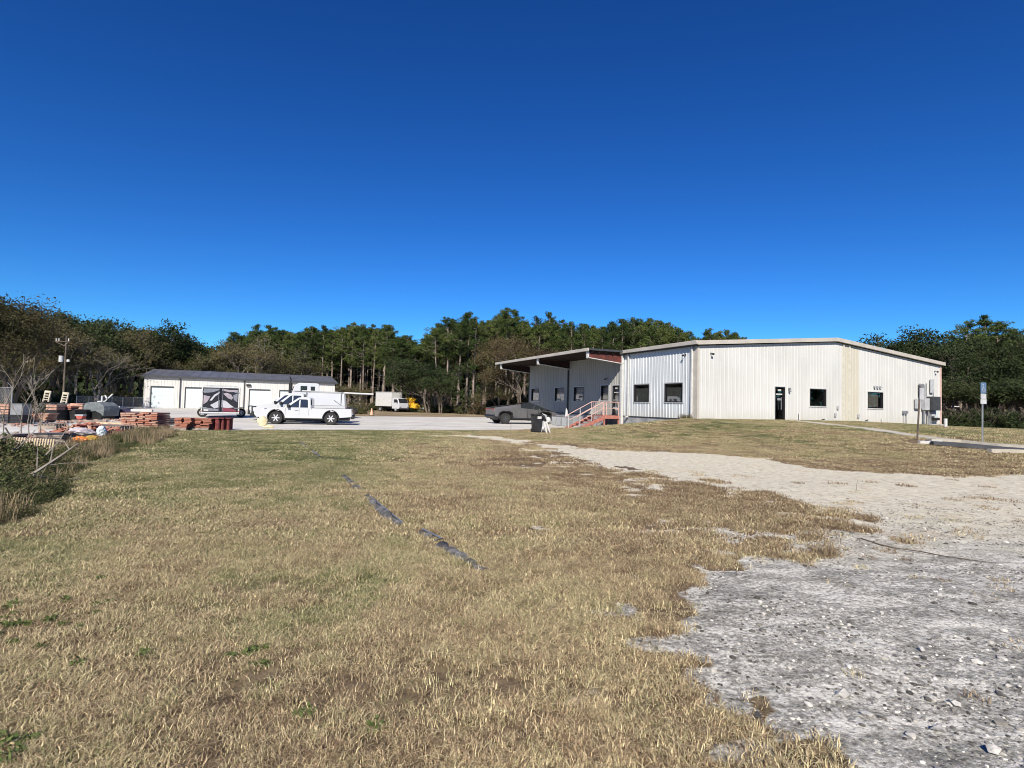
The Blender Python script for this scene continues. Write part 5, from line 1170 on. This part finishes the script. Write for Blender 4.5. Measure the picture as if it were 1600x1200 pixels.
scw = np.clip(.35 + sdw * .75, .3, 1.45) * rng.uniform(.6, 1.3, len(xs_)) * (.6 + .8 * fbm(xs_, ys_, .6, 2, 19)) * np.where(ys_ > 11.5, .62, 1.)
gn_scatter('rank_weeds', np.stack([xs_, ys_, height(xs_, ys_)], -1), rng.integers(0, 5, len(xs_)), rng.uniform(0, 6.28, len(xs_)), scw, np.clip(fbm(xs_, ys_, .7, 3, 72) + rng.normal(0, .12, len(xs_)), 0, 1), wl_, 'rank green weeds growing along the junk yard edge')
k2 = rng.uniform(0, 1, len(xs_)) < .11; 
gn_scatter('dry_weed_stalks', np.stack([xs_[k2], ys_[k2], height(xs_[k2], ys_[k2])], -1), rng.integers(0, 3, k2.sum()), rng.uniform(0, 6.28, k2.sum()), rng.uniform(.4, .9, k2.sum()), rng.uniform(0, 1, k2.sum()), wdry, 'dry brown stalks standing in the weeds')
# gravel stones
def rock_proto(seed, mat):
    b_ = blob(1, seed, (1, .8, .55), 1, .55); return bpy.data.objects.new('gravel_stone', b_.mesh('gravel_stone', mat))
RST = grassmat('stone_mix', [(0, (.07, .066, .058)), (.35, (.24, .228, .20)), (.6, (.58, .55, .49)), (1, (.80, .77, .69))], 0.0)
rocks = [rock_proto(s, RST) for s in range(7)]
n_ = 120000; x, y = wedge_points(n_, 1.6, 12)
g = gravel_mask(x, y); dn = fbm(x, y, 1.4, 3, 23)
keep = (g > .6) & (rng.uniform(0, 1, n_) < np.clip((dn - .25) * 2.2, .1, 1) * sstep(12, 5, y)); x, y = x[keep], y[keep]
sz = .0045 + .011 * rng.uniform(0, 1, len(x)) ** 2 + .02 * (rng.uniform(0, 1, len(x)) > .972) * rng.uniform(.4, 1, len(x))
gn_scatter('gravel_stones', np.stack([x, y, height(x, y) + (fbm(x, y, 2.2, 4, 8) - .5) * .05 + sz * .1], -1), rng.integers(0, 7, len(x)), rng.uniform(0, 6.28, len(x)), sz, rng.uniform(0, 1, len(x)) * (.55 + .5 * fbm(x, y, 1.1, 3, 13)) + .12, rocks, 'loose grey and white stones on the gravel drive')
# bigger pale stones one can pick out
BST = M('pale_stone', (.52, .50, .46), (.30, .29, .27), scale=9, rough=.9, bump=.01)
for k, (px, py, s_, lab) in enumerate(((1318, 1087, .05, 'largest pale stone on the gravel near the brown grass tip'), (1440, 1015, .028, 'pale stone on the gravel halfway to the right edge'), (1492, 1100, .03, 'pale stone by the brown patch on the gravel'), (1355, 1118, .035, 'flat pale stone just right of the grass tip'), (1552, 1172, .04, 'pale stone near the bottom right corner'), (1376, 958, .025, 'pale stone with a dark side far up the grey gravel'), (1466, 1140, .032, 'squat pale stone low on the right side of the gravel'))):
    tag(part('stone', blob(s_ * .8, 100 + k, (1.3, .9, .6), 1, .6), BST, None, loc=G(px, py) + Vector((0, 0, s_ * .25)), rot=(0, 0, k)), lab, 'stone')
# dead tuft + stick on the gravel
tf = G(1293, 868); dtm = grassmat('dead_tuft', [(0, (.2, .15, .09)), (1, (.35, .28, .16))], .1)
o = blade_clump(200, 120, .10, .08, .30, .004, M('dead_tuft_plain', (.30, .23, .14), (.2, .15, .09), rough=.9), 1.2, 'dead_grass_tuft'); C.objects.link(o); o.location = tf; tag(o, 'dead grass tuft standing alone on the pale gravel', 'grass tuft')
def twig_mesh(pts, r0, r1, n=5): return MB().tube(pts, list(np.linspace(r0, r1, len(pts))), n)
sp = [G(px, py) + Vector((0, 0, .015)) for px, py in ((1345, 843), (1375, 853), (1400, 858), (1440, 864), (1470, 870), (1510, 876), (1556, 882))]
tag(part('dead_branch', twig_mesh(sp, .010, .004), BARK, None), 'long thin dark dead branch lying on the pale gravel', 'branch')
def reed(px, py, h, lab):
    o = part('weed_stalk', MB().tube([(0, 0, 0), (.01, 0, h * .6), (.03, 0, h)], [.008, .006, .002], 4).tube([(0, 0, h * .5), (.05, 0, h * .7)], .004, 4), TWIG, None, loc=G(px, py)); tag(o, lab, 'weed')
reed(1338, 766, .22, 'thin upright weed stalk alone on the warm gravel')
# fallen branches over the weeds
br_px = [([(15, 762, .25), (60, 735, .35), (95, 712, .45), (122, 693, .55)], .035, 'longest pale bare branch slanting up over the weeds'), ([(52, 742, .2), (75, 747, .18), (95, 750, .15), (122, 748, .2)], .012, 'thin curved twig low on the weeds'), ([(8, 668, .5), (25, 695, .3), (36, 718, .1)], .02, 'pale thin stem crossing the slatted panel'),
         ([(60, 729, .2), (100, 724, .3), (150, 722, .25)], .010, 'fine horizontal twig above the weeds'), ([(2, 715, .2), (30, 698, .5), (55, 672, .9)], .02, 'grey stem rising behind the slatted panel'), ([(70, 712, .3), (92, 690, .6), (108, 664, .9)], .016, 'grey twig rising by the old boards'), ([(58, 733, .0), (58.5, 700, .8)], .014, 'upright stake left in the weeds')]
for pts, r_, lab in br_px:
    q = []
    for px, py, z in pts: v = P(px, py, z); q.append(v)
    Ym = sum(v.y for v in q) / len(q)
    q = [PY(px, py, Ym + (i_ - len(q) / 2) * .25) for i_, (px, py, z) in enumerate(pts)]
    mb = twig_mesh(q, r_, r_ * .4)
    for i_ in range(len(q) - 1):
        a = q[i_].lerp(q[i_ + 1], .5); mb.tube([a, a + Vector((random.uniform(-.25, .25), .1, random.uniform(.1, .3)))], [r_ * .4, r_ * .15], 4)
    tag(part('bare_branch', mb, TWIG, None), lab, 'branch')

# ================================================================== TREES
def rot_rand(r, n):
    a = r.normal(0, 1, (n, 3)); a /= np.linalg.norm(a, axis=1)[:, None]; b_ = np.cross(a, r.normal(0, 1, (n, 3))); b_ /= np.linalg.norm(b_, axis=1)[:, None]; return a, b_
def leaves_mesh(name, centers, rads, per, size, mat, seed, asp=.5, up=0.):
    r = np.random.default_rng(seed); centers = np.asarray(centers); n = len(centers) * per
    c_ = np.repeat(centers, per, 0); rd = np.repeat(np.asarray(rads), per, 0)
    d = r.normal(0, 1, (n, 3)); d /= np.linalg.norm(d, axis=1)[:, None]; d *= (r.uniform(0, 1, n) ** .45)[:, None]; d[:, 2] *= .7
    p = c_ + d * rd[:, None]; a, b_ = rot_rand(r, n); a[:, 2] += up; s_ = size * r.uniform(.55, 1.4, n)[:, None]
    V = np.stack([p - a * s_, p + b_ * s_ * asp, p + a * s_, p - b_ * s_ * asp], 1).reshape(-1, 3)
    me = bpy.data.meshes.new(name); me.vertices.add(n * 4); me.vertices.foreach_set('co', V.astype(np.float32).ravel())
    me.loops.add(n * 4); me.loops.foreach_set('vertex_index', np.arange(n * 4, dtype=np.int32)); me.polygons.add(n)
    me.polygons.foreach_set('loop_start', (np.arange(n) * 4).astype(np.int32)); me.polygons.foreach_set('loop_total', np.full(n, 4, np.int32)); me.update(calc_edges=True)
    me.materials.append(mat); return me
PINE = leafmat('pine_needles', [(.025, .042, .012), (.065, .095, .024), (.13, .155, .045)], .5)
OAK = leafmat('oak_leaves', [(.022, .036, .012), (.045, .062, .022), (.075, .095, .035)], .4)
OLV = leafmat('olive_scrub', [(.05, .05, .025), (.09, .09, .035), (.15, .125, .06)], .4)
BRN = leafmat('brown_scrub', [(.065, .045, .025), (.12, .09, .045), (.10, .105, .04)], .4)
OLV2 = leafmat('rusty_oak_leaves', [(.035, .04, .016), (.07, .065, .028), (.13, .085, .045)], .5)
def make_pine(seed, H=20., cb=.5):
    r = random.Random(seed); bx_, by_ = r.uniform(-.6, .6), r.uniform(-.6, .6)
    axis = lambda z: Vector((bx_ * (z / H) ** 2, by_ * (z / H) ** 2, z))
    t = MB().tube([axis(H * k / 7) for k in range(8)], [.24 * (1 - k / 7 * .85) for k in range(8)], 7)
    cs, rs = [], []
    for k in range(38):
        f = k / 38; z = H * (cb + (1 - cb) * f * .97); prof = (.55 + 1.6 * f if f < .35 else 1.1 * (1 - (f - .35) / .65) ** .7 + .12)
        L = 2.9 * prof * r.uniform(.5, 1.15); a = r.uniform(0, 6.28); e = R(r.uniform(5, 40))
        p0 = axis(z); p1 = p0 + Vector((math.cos(a) * math.cos(e), math.sin(a) * math.cos(e), math.sin(e))) * L
        mdp = p0.lerp(p1, .5) + Vector((0, 0, -.12 * L)); t.tube([p0, mdp, p1], [.05, .035, .015], 3, False)
        for q in (1.0, .78, .55):
            if r.random() < .85: c_ = p0.lerp(p1, q) + Vector((r.uniform(-.3, .3), r.uniform(-.3, .3), r.uniform(-.1, .3))); cs.append(c_[:]); rs.append(r.uniform(.4, .78))
    for k in range(6): z = H * r.uniform(.2, cb); a = r.uniform(0, 6.28); p0 = axis(z); t.tube([p0, p0 + Vector((math.cos(a), math.sin(a), .2)) * r.uniform(.6, 1.8)], [.035, .01], 3, False)
    cs.append(axis(H)[:]); rs.append(.5)
    return t.mesh('trunk', PBARK), leaves_mesh('crown', cs, rs, 46, .22, PINE, seed, .22, .25)
def grow(r, mb, p, d, L, rad, depth, ends, spread=.55, minr=.012, up=.12):
    q = p + d * L * .5 + Vector((r.uniform(-1, 1), r.uniform(-1, 1), r.uniform(-.4, .6))) * L * .07; e = q + (d + Vector((r.uniform(-.2, .2), r.uniform(-.2, .2), up))).normalized() * L * .5
    mb.tube([p, q, e], [rad, rad * .85, rad * .68], 5 if depth > 2 else 3, False)
    if depth == 0: ends.append(e); return
    for k in range(r.choice((2, 3, 3))):
        nd = (d + Vector((r.uniform(-1, 1), r.uniform(-1, 1), r.uniform(-.5, .8))) * spread * 1.25).normalized()
        st_ = e if k == 0 else p.lerp(e, r.uniform(.5, .95))
        grow(r, mb, st_, nd, L * r.uniform(.62, .85), max(rad * .6, minr), depth - 1, ends, spread, minr, up)
def make_broad(seed, H, mat, per, lr, size, depth=5, trunk=.3, mtl=BARK, spread=.6, keep=1.):
    r = random.Random(seed); mb = MB(); ends = []
    for k in range(r.choice((1, 2))):
        grow(r, mb, Vector((k * .4, 0, -.1)), Vector((r.uniform(-.2, .2), r.uniform(-.2, .2), 1)).normalized(), H * .27, .17 * H / 12, depth, ends, spread)
    zt_ = max(e.z for e in ends); s_ = H / zt_
    mb.v = [(x * s_, y * s_, z * s_) for x, y, z in mb.v]
    cs = [(e * s_)[:] for e in ends if r.random() < keep]; rs = [r.uniform(.6, 1.1) * lr for _ in cs]
    return mb.mesh('trunk', mtl), leaves_mesh('crown', cs, rs, per, size, mat, seed, .5)
def make_shrub(seed, mat, w, h, n, size, tw=BARK):
    r = random.Random(seed); mb = MB()
    for k in range(14): a = r.uniform(0, 6.28); mb.tube([(0, 0, 0), (math.cos(a) * w * .3, math.sin(a) * w * .3, h * .6), (math.cos(a) * w * .45, math.sin(a) * w * .45, h * r.uniform(.7, 1.05))], [.04, .025, .01], 3, False)
    cs = []; rs = []
    for k in range(n): a = r.uniform(0, 6.28); q = r.random() ** .5 * w / 2; z = r.uniform(.1, .9) * h * math.sqrt(max(.05, 1 - (q / (w / 2)) ** 2)); cs.append((q * math.cos(a), q * math.sin(a), z)); rs.append(r.uniform(.25, .6) * h * .3)
    return mb.mesh('stem', tw), leaves_mesh('foliage', cs, rs, 40, size, mat, seed, .5)
pines = [make_pine(300 + k, 20, [.56, .5, .6, .64, .52, .46][k]) for k in range(6)]
oaks = [make_broad(400 + k, 12, OAK, 26, 1.15, .15, 5) for k in range(4)]
scrub = [make_broad(500 + k, 11, OLV, 13, 1.1, .11, 6, mtl=TWIG, spread=.7) for k in range(3)]
bare = [make_broad(600 + k, 11, OLV, 5, 1.0, .10, 6, mtl=TWIG, spread=.65) for k in range(3)]
leftv = [make_broad(730 + k, 10, OLV2, 60, 1.5, .10, 5, mtl=BARK, spread=.7) for k in range(2)]
vines = [make_broad(700 + k, 10, BRN, 52, 1.4, .10, 5, mtl=BARK, spread=.65) for k in range(2)]
shrubs = [make_shrub(800 + k, [OLV, OAK, BRN, OLV][k], 4.5, 3, 60, .12) for k in range(4)]
def tree(name, meshes, x, y, H, H0, lab, grp, cat='tree', wid=1., parts=('trunk', 'crown')):
    z = hgt(x, y); t = thing(name, lab, cat, (x, y, z - .05), random.uniform(0, 6.28), grp); s_ = H / H0; t.scale = (s_ * wid, s_ * wid, s_)
    link(parts[0], meshes[0], t); link(parts[1], meshes[1], t); return t
SKY = [(-200, 455), (-60, 455), (0, 460), (30, 472), (70, 492), (95, 490), (130, 491), (152, 512), (180, 505), (210, 503), (240, 506), (262, 527), (290, 526), (330, 536), (352, 530), (372, 515), (400, 505), (430, 508), (452, 517), (480, 508), (520, 503), (560, 500), (600, 505), (622, 520), (636, 513), (652, 532), (665, 520), (690, 497), (712, 488), (750, 489), (767, 500), (785, 480), (802, 497), (825, 500), (850, 492), (880, 506), (920, 500), (940, 511), (960, 500), (1000, 492), (1040, 500), (1062, 512), (1085, 524), (1110, 510), (1135, 514), (1155, 518), (1175, 545),
       (1370, 545), (1385, 530), (1405, 518), (1430, 520), (1442, 536), (1470, 525), (1510, 510), (1530, 518), (1545, 503), (1565, 506), (1580, 520), (1600, 512), (1700, 500), (1900, 500)]
sx_, sy_ = zip(*SKY)
def topH(px, Y): 
    y = np.interp(px, sx_, sy_); return PY(px, y, Y).z
rt_ = random.Random(21)
def jit(a): return rt_.uniform(-a, a)
# pine wood: px 355..1165
def edgeY(px): return float(np.interp(px, [340, 540, 640, 700, 830, 1170], [112, 104, 92, 92, 96, 104]))
rows = [(0, 15, .97), (6, 14, .98), (13, 14, .93), (22, 16, .9)]
for ri, (dy, step, hm) in enumerate(rows):
    px = 352 + ri * 5
    while px < 1172:
        Y = edgeY(px) + dy + jit(2.5); H = topH(px, Y) * hm * rt_.uniform(.88, 1.03) 
        if 640 < px < 660 and ri < 2: H *= .9
        zone = next(z for lim, z in ((395, 'over the middle of the storage roof'), (440, 'over the parked pickups'), (485, 'over the high truck cab'), (530, 'over the right end of the storage roof'), (592, 'between storage building and box truck'), (634, 'over the box truck'), (672, 'over the yellow chipper'), (725, 'right of the yellow chipper'), (780, 'left of the dock canopy'), (860, 'over the far half of the canopy'), (925, 'over the near half of the canopy'), (985, 'over the red canopy end'), (1030, 'over the far side window'), (1085, 'over the near side window'), (1300, 'over the left end of the front wall')) if px < lim)
        row = ['on the wood edge', 'in the second row', 'deeper in', 'at the back'][ri]
        k = rt_.randrange(6)
        tree('pine_tree', pines[k], XY(px, Y), Y, H, 20, '%s pine %s, %s' % ('tall slender' if H > 17 else 'shorter', row, zone), 'pines of the wood behind the yard', 'pine tree', wid=rt_.uniform(.85, 1.1) * 20 / max(H, 10) * .9)
        px += step + jit(5)
# grey scrub oaks in front of the pines behind the storage building
for px, Y, H, m_, lab in ((345, 96, 9.5, 1, 'grey twiggy oak behind the left half of the storage roof'), (380, 97, 11.5, 0, 'grey twiggy oak behind the middle of the storage roof'), (418, 96, 12, 2, 'largest grey twiggy oak behind the storage roof'), (455, 97, 11, 1, 'grey twiggy oak behind the right half of the storage roof'), (488, 99, 9, 0, 'small grey twiggy oak by the right end of the storage roof'), (310, 95, 10, 2, 'grey twiggy oak behind the left end of the storage roof')):
    tree('scrub_oak', scrub[m_], XY(px, Y), Y, H, 11, lab, 'grey oaks behind the storage building', 'oak tree', wid=1.15)
# left wood
for k, (px, Y, m_, ty, lab, w) in enumerate(((-75, 50, 0, 'v', 'brown leafy oak beyond the left edge', 1.1), (-30, 52, 1, 'v', 'big rusty brown oak cut by the left edge', 1.2), (12, 54, 0, 'v', 'big rusty brown oak standing at the far left', 1.2), (46, 62, 0, 's', 'olive brown oak left of the utility pole', 1.2), (75, 75, 1, 'o', 'dark green oak just left of the utility pole', 1.1),
        (104, 80, 2, 'o', 'tall dark oak directly behind the utility pole', 1.0), (133, 84, 3, 'o', 'dark green oak right of the utility pole', 1.0), (118, 66, 1, 'b', 'low grey bare tree right of the utility pole', 1.15), (150, 68, 0, 'b', 'grey bare tree halfway to the storage building', 1.2), (178, 86, 2, 'b', 'grey bare tree near the storage building corner', 1.1),
        (166, 90, 0, 'o', 'dark oak behind the bare grey trees', 1.1), (190, 88, 1, 'o', 'round dark oak left of the storage building', 1.1), (215, 90, 3, 'o', 'round dark oak behind the storage building corner', 1.15), (242, 94, 2, 'o', 'dark oak above the left end of the storage roof', 1.1), (272, 98, 0, 'o', 'low dark oak above the storage roof', 1.15), (300, 98, 1, 'o', 'low dark oak above the middle storage roof', 1.15), (330, 102, 2, 'o', 'low dark oak before the pines start', 1.15),
        (200, 88, 0, 's', 'olive scrubby tree beside the storage building', 1.1), (-120, 55, 1, 's', 'olive tree outside the left edge', 1.2), (60, 64, 2, 's', 'olive scrub tree behind the ladders', 1.1), (90, 66, 1, 'v', 'brownish tree in the shade of the oaks', .9), (20, 68, 2, 'o', 'dark oak filling in behind the rusty oaks', 1.2), (-30, 68, 1, 'o', 'dark oak behind the rusty oak at the edge', 1.2))):
    src = {'v': (leftv, 10), 's': (scrub, 11), 'o': (oaks, 12), 'b': (bare, 11)}[ty]; ms = src[0][m_ % len(src[0])]
    H = topH(px, Y) * {'v': .97, 's': .92, 'o': 1.0, 'b': .8}[ty] * (.7 if 'scrub tree' in lab or 'shade' in lab else 1)
    tree({'v': 'brown_oak', 's': 'scrub_oak', 'o': 'dark_oak', 'b': 'bare_tree'}[ty], ms, XY(px, Y), Y, H, src[1], lab, 'trees on the left side of the yard', 'tree', wid=w)
# brown vine-covered trees next to the dock canopy
for px, Y, H, m_, lab in ((792, 78, 10.5, 0, 'tall brown vine-covered tree left of the dock canopy'), (812, 76, 9.5, 1, 'brown vine-covered tree touching the dock canopy end'), (776, 80, 6.5, 1, 'small brown vine-covered tree above the angular pickup'), (830, 80, 8.5, 0, 'brown vine-covered tree hidden by the dock end')):
    tree('vine_covered_tree', vines[m_], XY(px, Y), Y, H, 10, lab, 'brown vine-covered trees by the dock', 'tree', wid=1.0)
for k, (px, Y, H, ty) in enumerate(((690, 84, 6.5, 'o'), (668, 85, 8, 'o'), (648, 90, 9, 'o'), (700, 90, 8, 'o'), (560, 98, 5, 's'), (632, 94, 8, 'o'))):
    tree('understory_oak', (oaks if ty == 'o' else scrub)[k % 3], XY(px, Y), Y, H, 12 if ty == 'o' else 11, 'bushy understory oak at the wood edge %s' % ('right of the yellow chipper' if px > 655 else 'behind the box truck'), 'understory oaks at the wood edge', 'oak tree', wid=1.25)
# right wood
for k, (px, Y, f, ty) in enumerate(((1372, 72, 1.0, 2), (1388, 66, 1.03, 0), (1404, 68, 1.08, 3), (1420, 66, 1.07, 1), (1436, 68, 1.0, 2), (1452, 66, .97, 3), (1470, 62, .98, 3), (1492, 66, 1, 0), (1510, 62, .90, 1), (1532, 68, .93, 2), (1550, 64, .9, 3), (1572, 66, .93, 0), (1592, 60, .92, 1), (1618, 62, .95, 2), (1650, 60, 1, 3), (1690, 60, 1, 0), (1480, 72, .9, 1), (1525, 76, .95, 2), (1565, 76, .95, 3), (1605, 74, 1, 0), (1500, 54, .55, 2), (1540, 55, .55, 0), (1580, 54, .55, 1), (1625, 54, .55, 2), (1478, 56, .5, 3), (1735, 60, 1, 2), (1780, 60, 1, 1))):
    H = topH(px, Y) * f * .9
    where = {1372: 'showing least above the warehouse roof', 1388: 'left of the tallest crown above the warehouse roof', 1404: 'with the tallest crown above the warehouse roof', 1420: 'right of the tallest crown above the warehouse roof'}.get(px, 'above the low right end of the warehouse roof') if px < 1440 else ('right beside the warehouse corner' if px < 1485 else ('between the corner and the parking sign' if px < 1530 else ('around the parking sign' if px < 1575 else 'at the right edge')))
    tree('dark_oak', oaks[ty], XY(px, Y), Y, H, 12, '%s dark green oak %s' % ('low spreading' if f < .6 else ('tall' if f >= 1 else 'mid-height'), where), 'dark oaks of the right-hand wood', 'oak tree', wid=1.05 if f > .6 else 1.7)
for px, Y, f, k, lab in ((1509, 70, 1.06, 0, 'slim pine top rising between the corner and the parking sign'), (1544, 72, 1.08, 1, 'tallest slim pine just right of the parking sign'), (1561, 70, 1.03, 3, 'slim pine second right of the parking sign'), (1590, 68, 1.02, 4, 'slim pine at the right edge of the wood'), (1432, 74, 1.0, 5, 'small pine top above the right end of the roof')):
    H = topH(px, Y) * f * .97; tree('pine_tree', pines[k], XY(px, Y), Y, H, 20, lab, 'pines of the right-hand wood', 'pine tree', wid=1.25)
# shrubs
def shrub_at(px, Y, s_, m_, lab, grp): 
    t = tree('shrub', shrubs[m_], XY(px, Y), Y, 3 * s_, 3, lab, grp, 'shrub', parts=('stem', 'foliage')); return t
px = 545
while px < 840:
    shrub_at(px, edgeY(px) - (10 if px > 730 else 3) + jit(2), rt_.uniform(.4, .8) * (1.5 if px > 730 else 1), rt_.randrange(4), 'scrubby bush along the wood edge %s' % ('against the dock end' if px > 800 else 'beyond the angular pickup' if px > 770 else 'left of the angular pickup' if px > 740 else ('between the pines and the yard' if px > 665 else 'behind the box truck')), 'bushes along the wood edge')
    px += 11 + jit(3)
for px in range(-40, 212, 16): shrub_at(px + jit(4), 63 + (14 if px > 120 else 0) + jit(2), rt_.uniform(.6, 1.1), rt_.choice((0, 1, 3)), 'low bush at the foot of the trees left of the storage building', 'bushes behind the junk yard')
for px in range(1482, 1700, 13): shrub_at(px + jit(4), 50 + jit(2), rt_.uniform(.5, .8), 1, 'dark low bush at the foot of the right-hand oaks', 'bushes under the right-hand oaks')
for px, Y, s_, m_, lab in ((556, 66, .5, 2, 'brown bush on the small mound behind the pickups'), (566, 68, .6, 2, 'larger brown bush on the small mound'), (548, 70, .55, 0, 'olive bush just behind the last pickup'), (57, 33, .45, 0, 'pale green bush growing behind the rusty stack')):
    shrub_at(px, Y, s_, m_, lab, None)
tsm = tag(part('weed_tuft', leaf_clump(300, 90, .3, .35, .05, BRN).data and MB().box((0, 0, .01), (.02, .02, .02)), BARK, None), None, None) if False else None
ob = blade_clump(301, 160, .45, .2, .55, .02, BRN, .8, 'dry_weed_tuft'); C.objects.link(ob); ob.location = C0 + D1 * .5 - D2 * .45 + Vector((0, 0, .93)); tag(ob, 'dry brown weed tuft at the near corner of the warehouse', 'weed')
# saplings in the junk yard
def sapling(px, py, H, seed, lab):
    r = random.Random(seed); mb = MB(); ends = []; grow(r, mb, Vector((0, 0, 0)), Vector((0, 0, 1)), H * .42, .02, 3, ends, .55, .006, .1)
    o = part('bare_sapling', mb, TWIG, None, loc=gp(px, py)); tag(o, lab, 'sapling', 'bare saplings in the junk yard')
sapling(33, 688, 2.6, 3, 'bare grey sapling in front of the grey box'); sapling(52, 664, 2.3, 5, 'bare grey sapling beside the pale bush'); sapling(46, 690, 1.6, 7, 'short forked sapling behind the slatted panel'); sapling(5, 700, 2.4, 9, 'bare sapling at the very left edge'); sapling(62, 690, 1.2, 11, 'small twiggy sapling over the old boards')
# woodland mass far behind, reads as one
r = np.random.default_rng(3); n_ = 34000
pxs = r.uniform(-300, 1900, n_); Ys = r.uniform(0, 1, n_)
base = np.where(pxs < 340, 104, np.where(pxs > 1300, 84, 134)); Yv = base + Ys * 14
hh = np.array([topH(p, 100) for p in np.linspace(-300, 1900, 221)]); hh = np.interp(pxs, np.linspace(-300, 1900, 221), hh) * Yv / 100 * .86
mid = (pxs > 1180) & (pxs < 1370); zz = r.uniform(0, 1, n_) ** 1.5 * np.where(mid, 4, hh)
xw = np.array([(p - 800) / F for p in pxs]) * Yv
far_me = leaves_mesh('far_wood', np.stack([xw, Yv, zz], -1), np.full(n_, 1.0), 7, .7, OAK, 5, .6)
fw = link('far_wood', far_me); tag(fw, 'dark wood filling the gaps behind the front trees', None, kind='stuff')

# woodland added behind and right of the camera to darken window reflections (seen only as reflections and from other viewpoints)
nb = 14000; xb = r.uniform(-130, 120, nb); yb = r.uniform(-78, -62, nb); m1 = np.arange(nb) > 7500; xb = np.where(m1, r.uniform(100, 114, nb), xb); yb = np.where(m1, r.uniform(-78, 75, nb), yb); zb_ = r.uniform(0, 1, nb) * (11 + 4 * vn(xb * .08, yb * .08, 4))
wb3 = link('added_rear_wood', leaves_mesh('added_rear_wood', np.stack([xb, yb, zb_], -1), np.full(nb, 1.1), 5, .6, OAK, 9, .6)); tag(wb3, 'unseen dark wood added behind and beside the viewer to darken reflections', None, kind='stuff')
